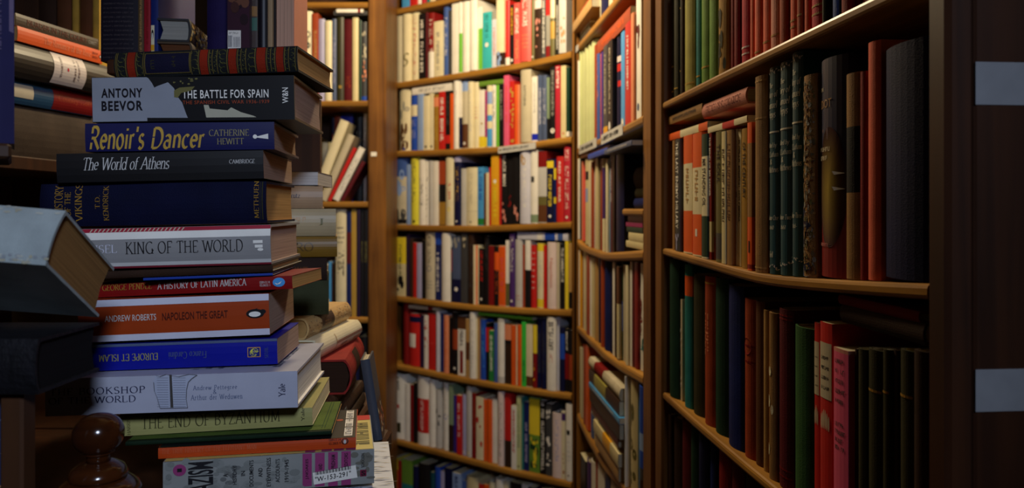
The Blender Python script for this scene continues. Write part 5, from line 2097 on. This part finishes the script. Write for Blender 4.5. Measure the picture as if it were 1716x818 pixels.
stand(167.5, 231, 1.03, -60, .13, (26, 22, 34), 'wide black volume with rows of small grey print beside the lying pile', True, d_blurb, .002)
stand(231.5, 241, 1.03, -40, .11, (86, 66, 42), 'narrow brown book with pale lettering beside the wide black volume', False, lambda mb, S, w, h: put_marks(mb, S, (w * .3, w * .7, .004, h * .9), C('tan'), random.Random(4)))
stand(241.5, 252.3, 1.03, -40, .12, (150, 26, 40), 'narrow red book behind the crown of the stack', False, lambda mb, S, w, h: put_marks(mb, S, (w * .3, w * .7, .02, h * .9), C('dkred'), random.Random(5)))


def d_cobalt(mb, S, w, h):
    put_rect(mb, S, (w * .02, w * .5, .0, .048), C('cream'), .0003, 3)
    put_rect(mb, S, (w * .02, w * .5, .014, .022), C('mustard'), .0005, 2)
    put_disc(mb, S, w * .25, .036, w * .16, .006, C('black'), .0006)
    put_disc(mb, S, w * .25, .034, w * .08, .004, C('white'), .0008)


stand(252.8, 265.5, 1.03, -40, .12, (20, 36, 100), 'narrow cobalt blue book with a cream panel at its foot', False, d_cobalt)
# lying book with grey page ends towards the viewer and a gold picture on its spine, on a brown one
ga = 635


def d_goldpic(mb, S, w, h):
    r = random.Random(21)
    for _ in range(150):
        put_disc(mb, S, r.uniform(.02, .98) * h, r.uniform(.1, .9) * w, r.uniform(.002, .008), r.uniform(.001, .004), C(r.choice(('gold', 'ivory', 'ochre', 'dkbrown', 'brown', 'slate'))), .0003 + r.uniform(0, .0004), 7)


def low_lie(x, d, zb, w, L, dep, col, label, deco, page, vp):
    side_book(x, d, zb, w, L, dep, col, label, True, deco, vp, M_PAPER, .003, page, GS)


low_lie(323, 1.035, ZS + .0004, .026, .17, .045, (70, 52, 30), 'brown book lying under the one with grey page ends', None, 'brown', 660)
low_lie(320, 1.035, ZS + .0270, .031, .19, .043, (30, 28, 30), 'book lying with grey page ends forward and a gold pictured spine', d_goldpic, 'grey', 660)


def d_bar(mb, S, w, h):
    # dark picture with a white barcode sticker low on the back cover
    r = random.Random(33)
    for _ in range(22):
        put_disc(mb, S, r.uniform(.15, .85) * w, r.uniform(.062, .15), .006, .008, C(r.choice(((92, 50, 40), (70, 40, 36), (110, 70, 52), (40, 22, 30)))), .0003 + r.uniform(0, .0003), 9)


def d_bar_sticker(mb, S, w, h):
    r = random.Random(34)
    put_rect(mb, S, (w * .03, w * .62, .022, .048), C('white'), .0009, 2)
    a0, a1 = w * .06, w * .58
    x = a0
    while x < a1:
        q = r.choice((.0004, .0007, .001))
        if abs(x - (a0 + (a1 - a0) * .36)) > .001:
            put_rect(mb, S, (x, min(x + q, a1), .025, .041 if x < a0 + (a1 - a0) * .3 else .039), C((70, 72, 84)), .0012, 1)
        x += q + r.choice((.0005, .0009))
    put_marks(mb, S, (w * .08, w * .58, .043, .0455), C('grey'), r, False, .0012)


stand(381, 418.5, 1.06, -60, .06, (58, 28, 44), 'dark red picture cover bearing a white barcode sticker', False, d_bar, 0, bands=(('crimson', 0, .03, 'b'),), st=[('barcode_sticker', d_bar_sticker)])
stand(345, 380, 1.10, -70, .05, (38, 28, 74), 'violet cloth book with a worn lower edge beside the barcode cover', 'cloth', None)
stand(419.3, 432, 1.07, -70, .06, (74, 62, 58), 'brownish book with a green patch beside the barcode cover', False, lambda mb, S, w, h: (put_rect(mb, S, (0.0004, w - .0004, .05, .068), C((70, 110, 96)), .0003, 2), put_rect(mb, S, (0.0004, w - .0004, .07, .084), C('kraft'), .0003, 2)))
stand(432.6, 445, 1.07, -70, .07, (24, 20, 28), 'narrow black book behind the crown of the stack', True)
stand(445.6, 462.5, 1.07, -70, .07, (26, 24, 26), 'book standing with broad tan page edges to the viewer', True, None, None, (176, 150, 116), True)
stand(463.2, 493.5, 1.075, -70, .07, (196, 120, 100), 'book standing with pinkish page edges at the end of the row', False, None, None, (206, 164, 140), True)

# ---------------------------------------------------------------- near left: a tilted old book, a purple book, a post and a speckled book
npost = empty('wooden_post', Matrix.Translation((-0.385, 0.60, 0)))
tag(npost, 'dark wooden post under the tilted old book', 'post')
slab(npost, 'shaft', W_BACK, -.009, .009, -.009, .009, 0.02, EYE - .1405, .002)
slab(npost, 'foot', W_DARK, -.02, .02, -.02, .02, 0, .0198, .004)


def d_old(mb, S, w, h):
    r = random.Random(44)
    for _ in range(60):
        put_disc(mb, S, h * r.uniform(.3, 1), w * r.choice((r.uniform(.86, .99), r.uniform(.01, .12))), r.uniform(.001, .003), r.uniform(.0006, .0014), C(r.choice(((176, 178, 168), (170, 164, 140), (140, 146, 150)))), .0003, 7)


# the tilted book: its spine faces the viewer, its far edge drops
a, b = px(72, 441, .56), px(165, 532, .655)
ay_ = (b - a).normalized()
az_ = Vector((-1, 0, .05))
az_ = (az_ - ay_ * az_.dot(ay_)).normalized()
ax_ = ay_.cross(az_)
book('hardback_book', frame(a, ax_, ay_, az_), .046, (b - a).length, .13, (156, 166, 166), 'cloth', 'kraft', (), M_CLOTH, 'old book with a worn pale blue grey spine tilted in front of the stack', 'books near the viewer', d_old, True, .004)

book('hardback_book', frame((-.358, .578, EYE - .140), (0, 0, 1), (0, 1, 0), (-1, 0, 0)), .042, .09, .11, (16, 15, 20), 'cloth', 'black', (), M_WORN, 'added black book under the tilted old one, standing in for shadow', 'books near the viewer', None, True, .004)  # added book: props the tilted one, its black stands in for the stack's shadow
RAY = Vector(((24 - CX) / F, 1, 0)).normalized()
NX = Vector((RAY.y, -RAY.x, 0))
NM = frame((RAY.x * .745, RAY.y * .745, 0), NX, RAY, (0, 0, 1))

near = empty('shelf_unit', NM)
tag(near, 'dark shelf unit at the edge of the view beside the tilted old book', 'shelf unit')
slab(near, 'shelf', W_BACK, -.30, -.002, -.02, .09, EYE + .040, EYE + .052, .002)
slab(near, 'shelf', W_DARK, -.30, -.002, -.02, .09, EYE - .42, EYE - .40, .002)
slab(near, 'upright', W_DARK, -.325, -.3005, -.03, .10, 0, EYE + .4, .002)
slab(near, 'back_panel', W_BACK, -.30, -.002, .0905, .10, 0, EYE + .0295, 0)


def d_purple(mb, S, w, h):
    put_poly(mb, S, [(0.0005, h * .47), (w - .0005, h * .40), (w - .0005, h - .001), (.0005, h - .001)], C((92, 78, 104)), .0003)
    put_marks(mb, S, (w * .55, w * .75, h * .3, h * .9), C((70, 60, 90)), random.Random(2), True, .0006)


w = .034
book('paperback_book', NM @ Matrix.Translation((-w, -.015, EYE + .0524)), w, .075, .22, (22, 18, 62), False, 'bone', (), M_CARD, 'purple and lilac paperback standing at the edge beside the lying pile', 'books near the viewer', d_purple)


def d_speck(mb, S, w, h):
    r = random.Random(7)
    for _ in range(120):
        put_disc(mb, S, w * r.uniform(.05, .95), h * r.uniform(.02, .98), .0009, .0009, C(r.choice(('grey', 'slate', 'tan', 'ltgrey'))), .0004, 6)
    put_rect(mb, S, (.001, w - .001, h * .93, h * .985), C('rust'), .0006, 3)


book('paperback_book', NM @ Matrix.Translation((-.0335, -.015, EYE - .3995)), .03, .09, .27, (34, 46, 84), False, 'bone', (), None, 'blue speckled book standing at the edge below the tilted old book', 'books near the viewer', d_speck)

# ---------------------------------------------------------------- turned newel post in front of the stack
nw = empty('newel_post', Matrix.Translation(((165 - CX) * .66 / F, .66, 0)))
tag(nw, 'varnished turned newel post with a ball finial in front of the stack', 'newel post')


def lathe(prof, n=28, cap=True):
    mb = MB()
    vs, fs = [], []
    for r, z in prof:
        for i in range(n):
            a = 2 * math.pi * i / n
            vs.append((r * math.cos(a), r * math.sin(a), z))
    for j in range(len(prof) - 1):
        for i in range(n):
            k = (i + 1) % n
            fs.append((j * n + i, j * n + k, (j + 1) * n + k, (j + 1) * n + i))
    fs.append(tuple(range((len(prof) - 1) * n, len(prof) * n)))
    fs.append(tuple(range(n - 1, -1, -1)))
    mb.mesh(vs, fs, (1, 1, 1), True)
    return mb


def zf(y):
    return EYE - (y - CY) * .66 / F


def rf(p):
    return p * .66 / F


ball = [(rf(40 * math.cos(math.radians(t)) ** .85), zf(727 - 34 * math.sin(math.radians(t)))) for t in range(-62, 86, 6)] + [(rf(3), zf(692.6))]
ring = [(rf(39.2), zf(731)), (rf(41.3), zf(729.5)), (rf(41.3), zf(727)), (rf(39.2), zf(725.5))]
lathe([(rf(19), zf(772)), (rf(18), zf(765)), (rf(20), zf(760)), (rf(25), zf(757.6))]).build('neck', W_NEWEL, nw)
lathe(ball).build('finial', W_NEWEL, nw)
lathe([(rf(44), zf(800)), (rf(46), zf(796)), (rf(44), zf(790)), (rf(40), zf(782)), (rf(30), zf(776)), (rf(22), zf(772.2))]).build('collar', W_NEWEL, nw)
lathe([(rf(62), zf(835)), (rf(66), zf(822)), (rf(62), zf(812)), (rf(54), zf(806)), (rf(44), zf(800.2))]).build('cap', W_NEWEL, nw)
slab(nw, 'post', W_NEWEL, -rf(60), rf(60), -rf(60), rf(60), 0.0, zf(835.3), .004)
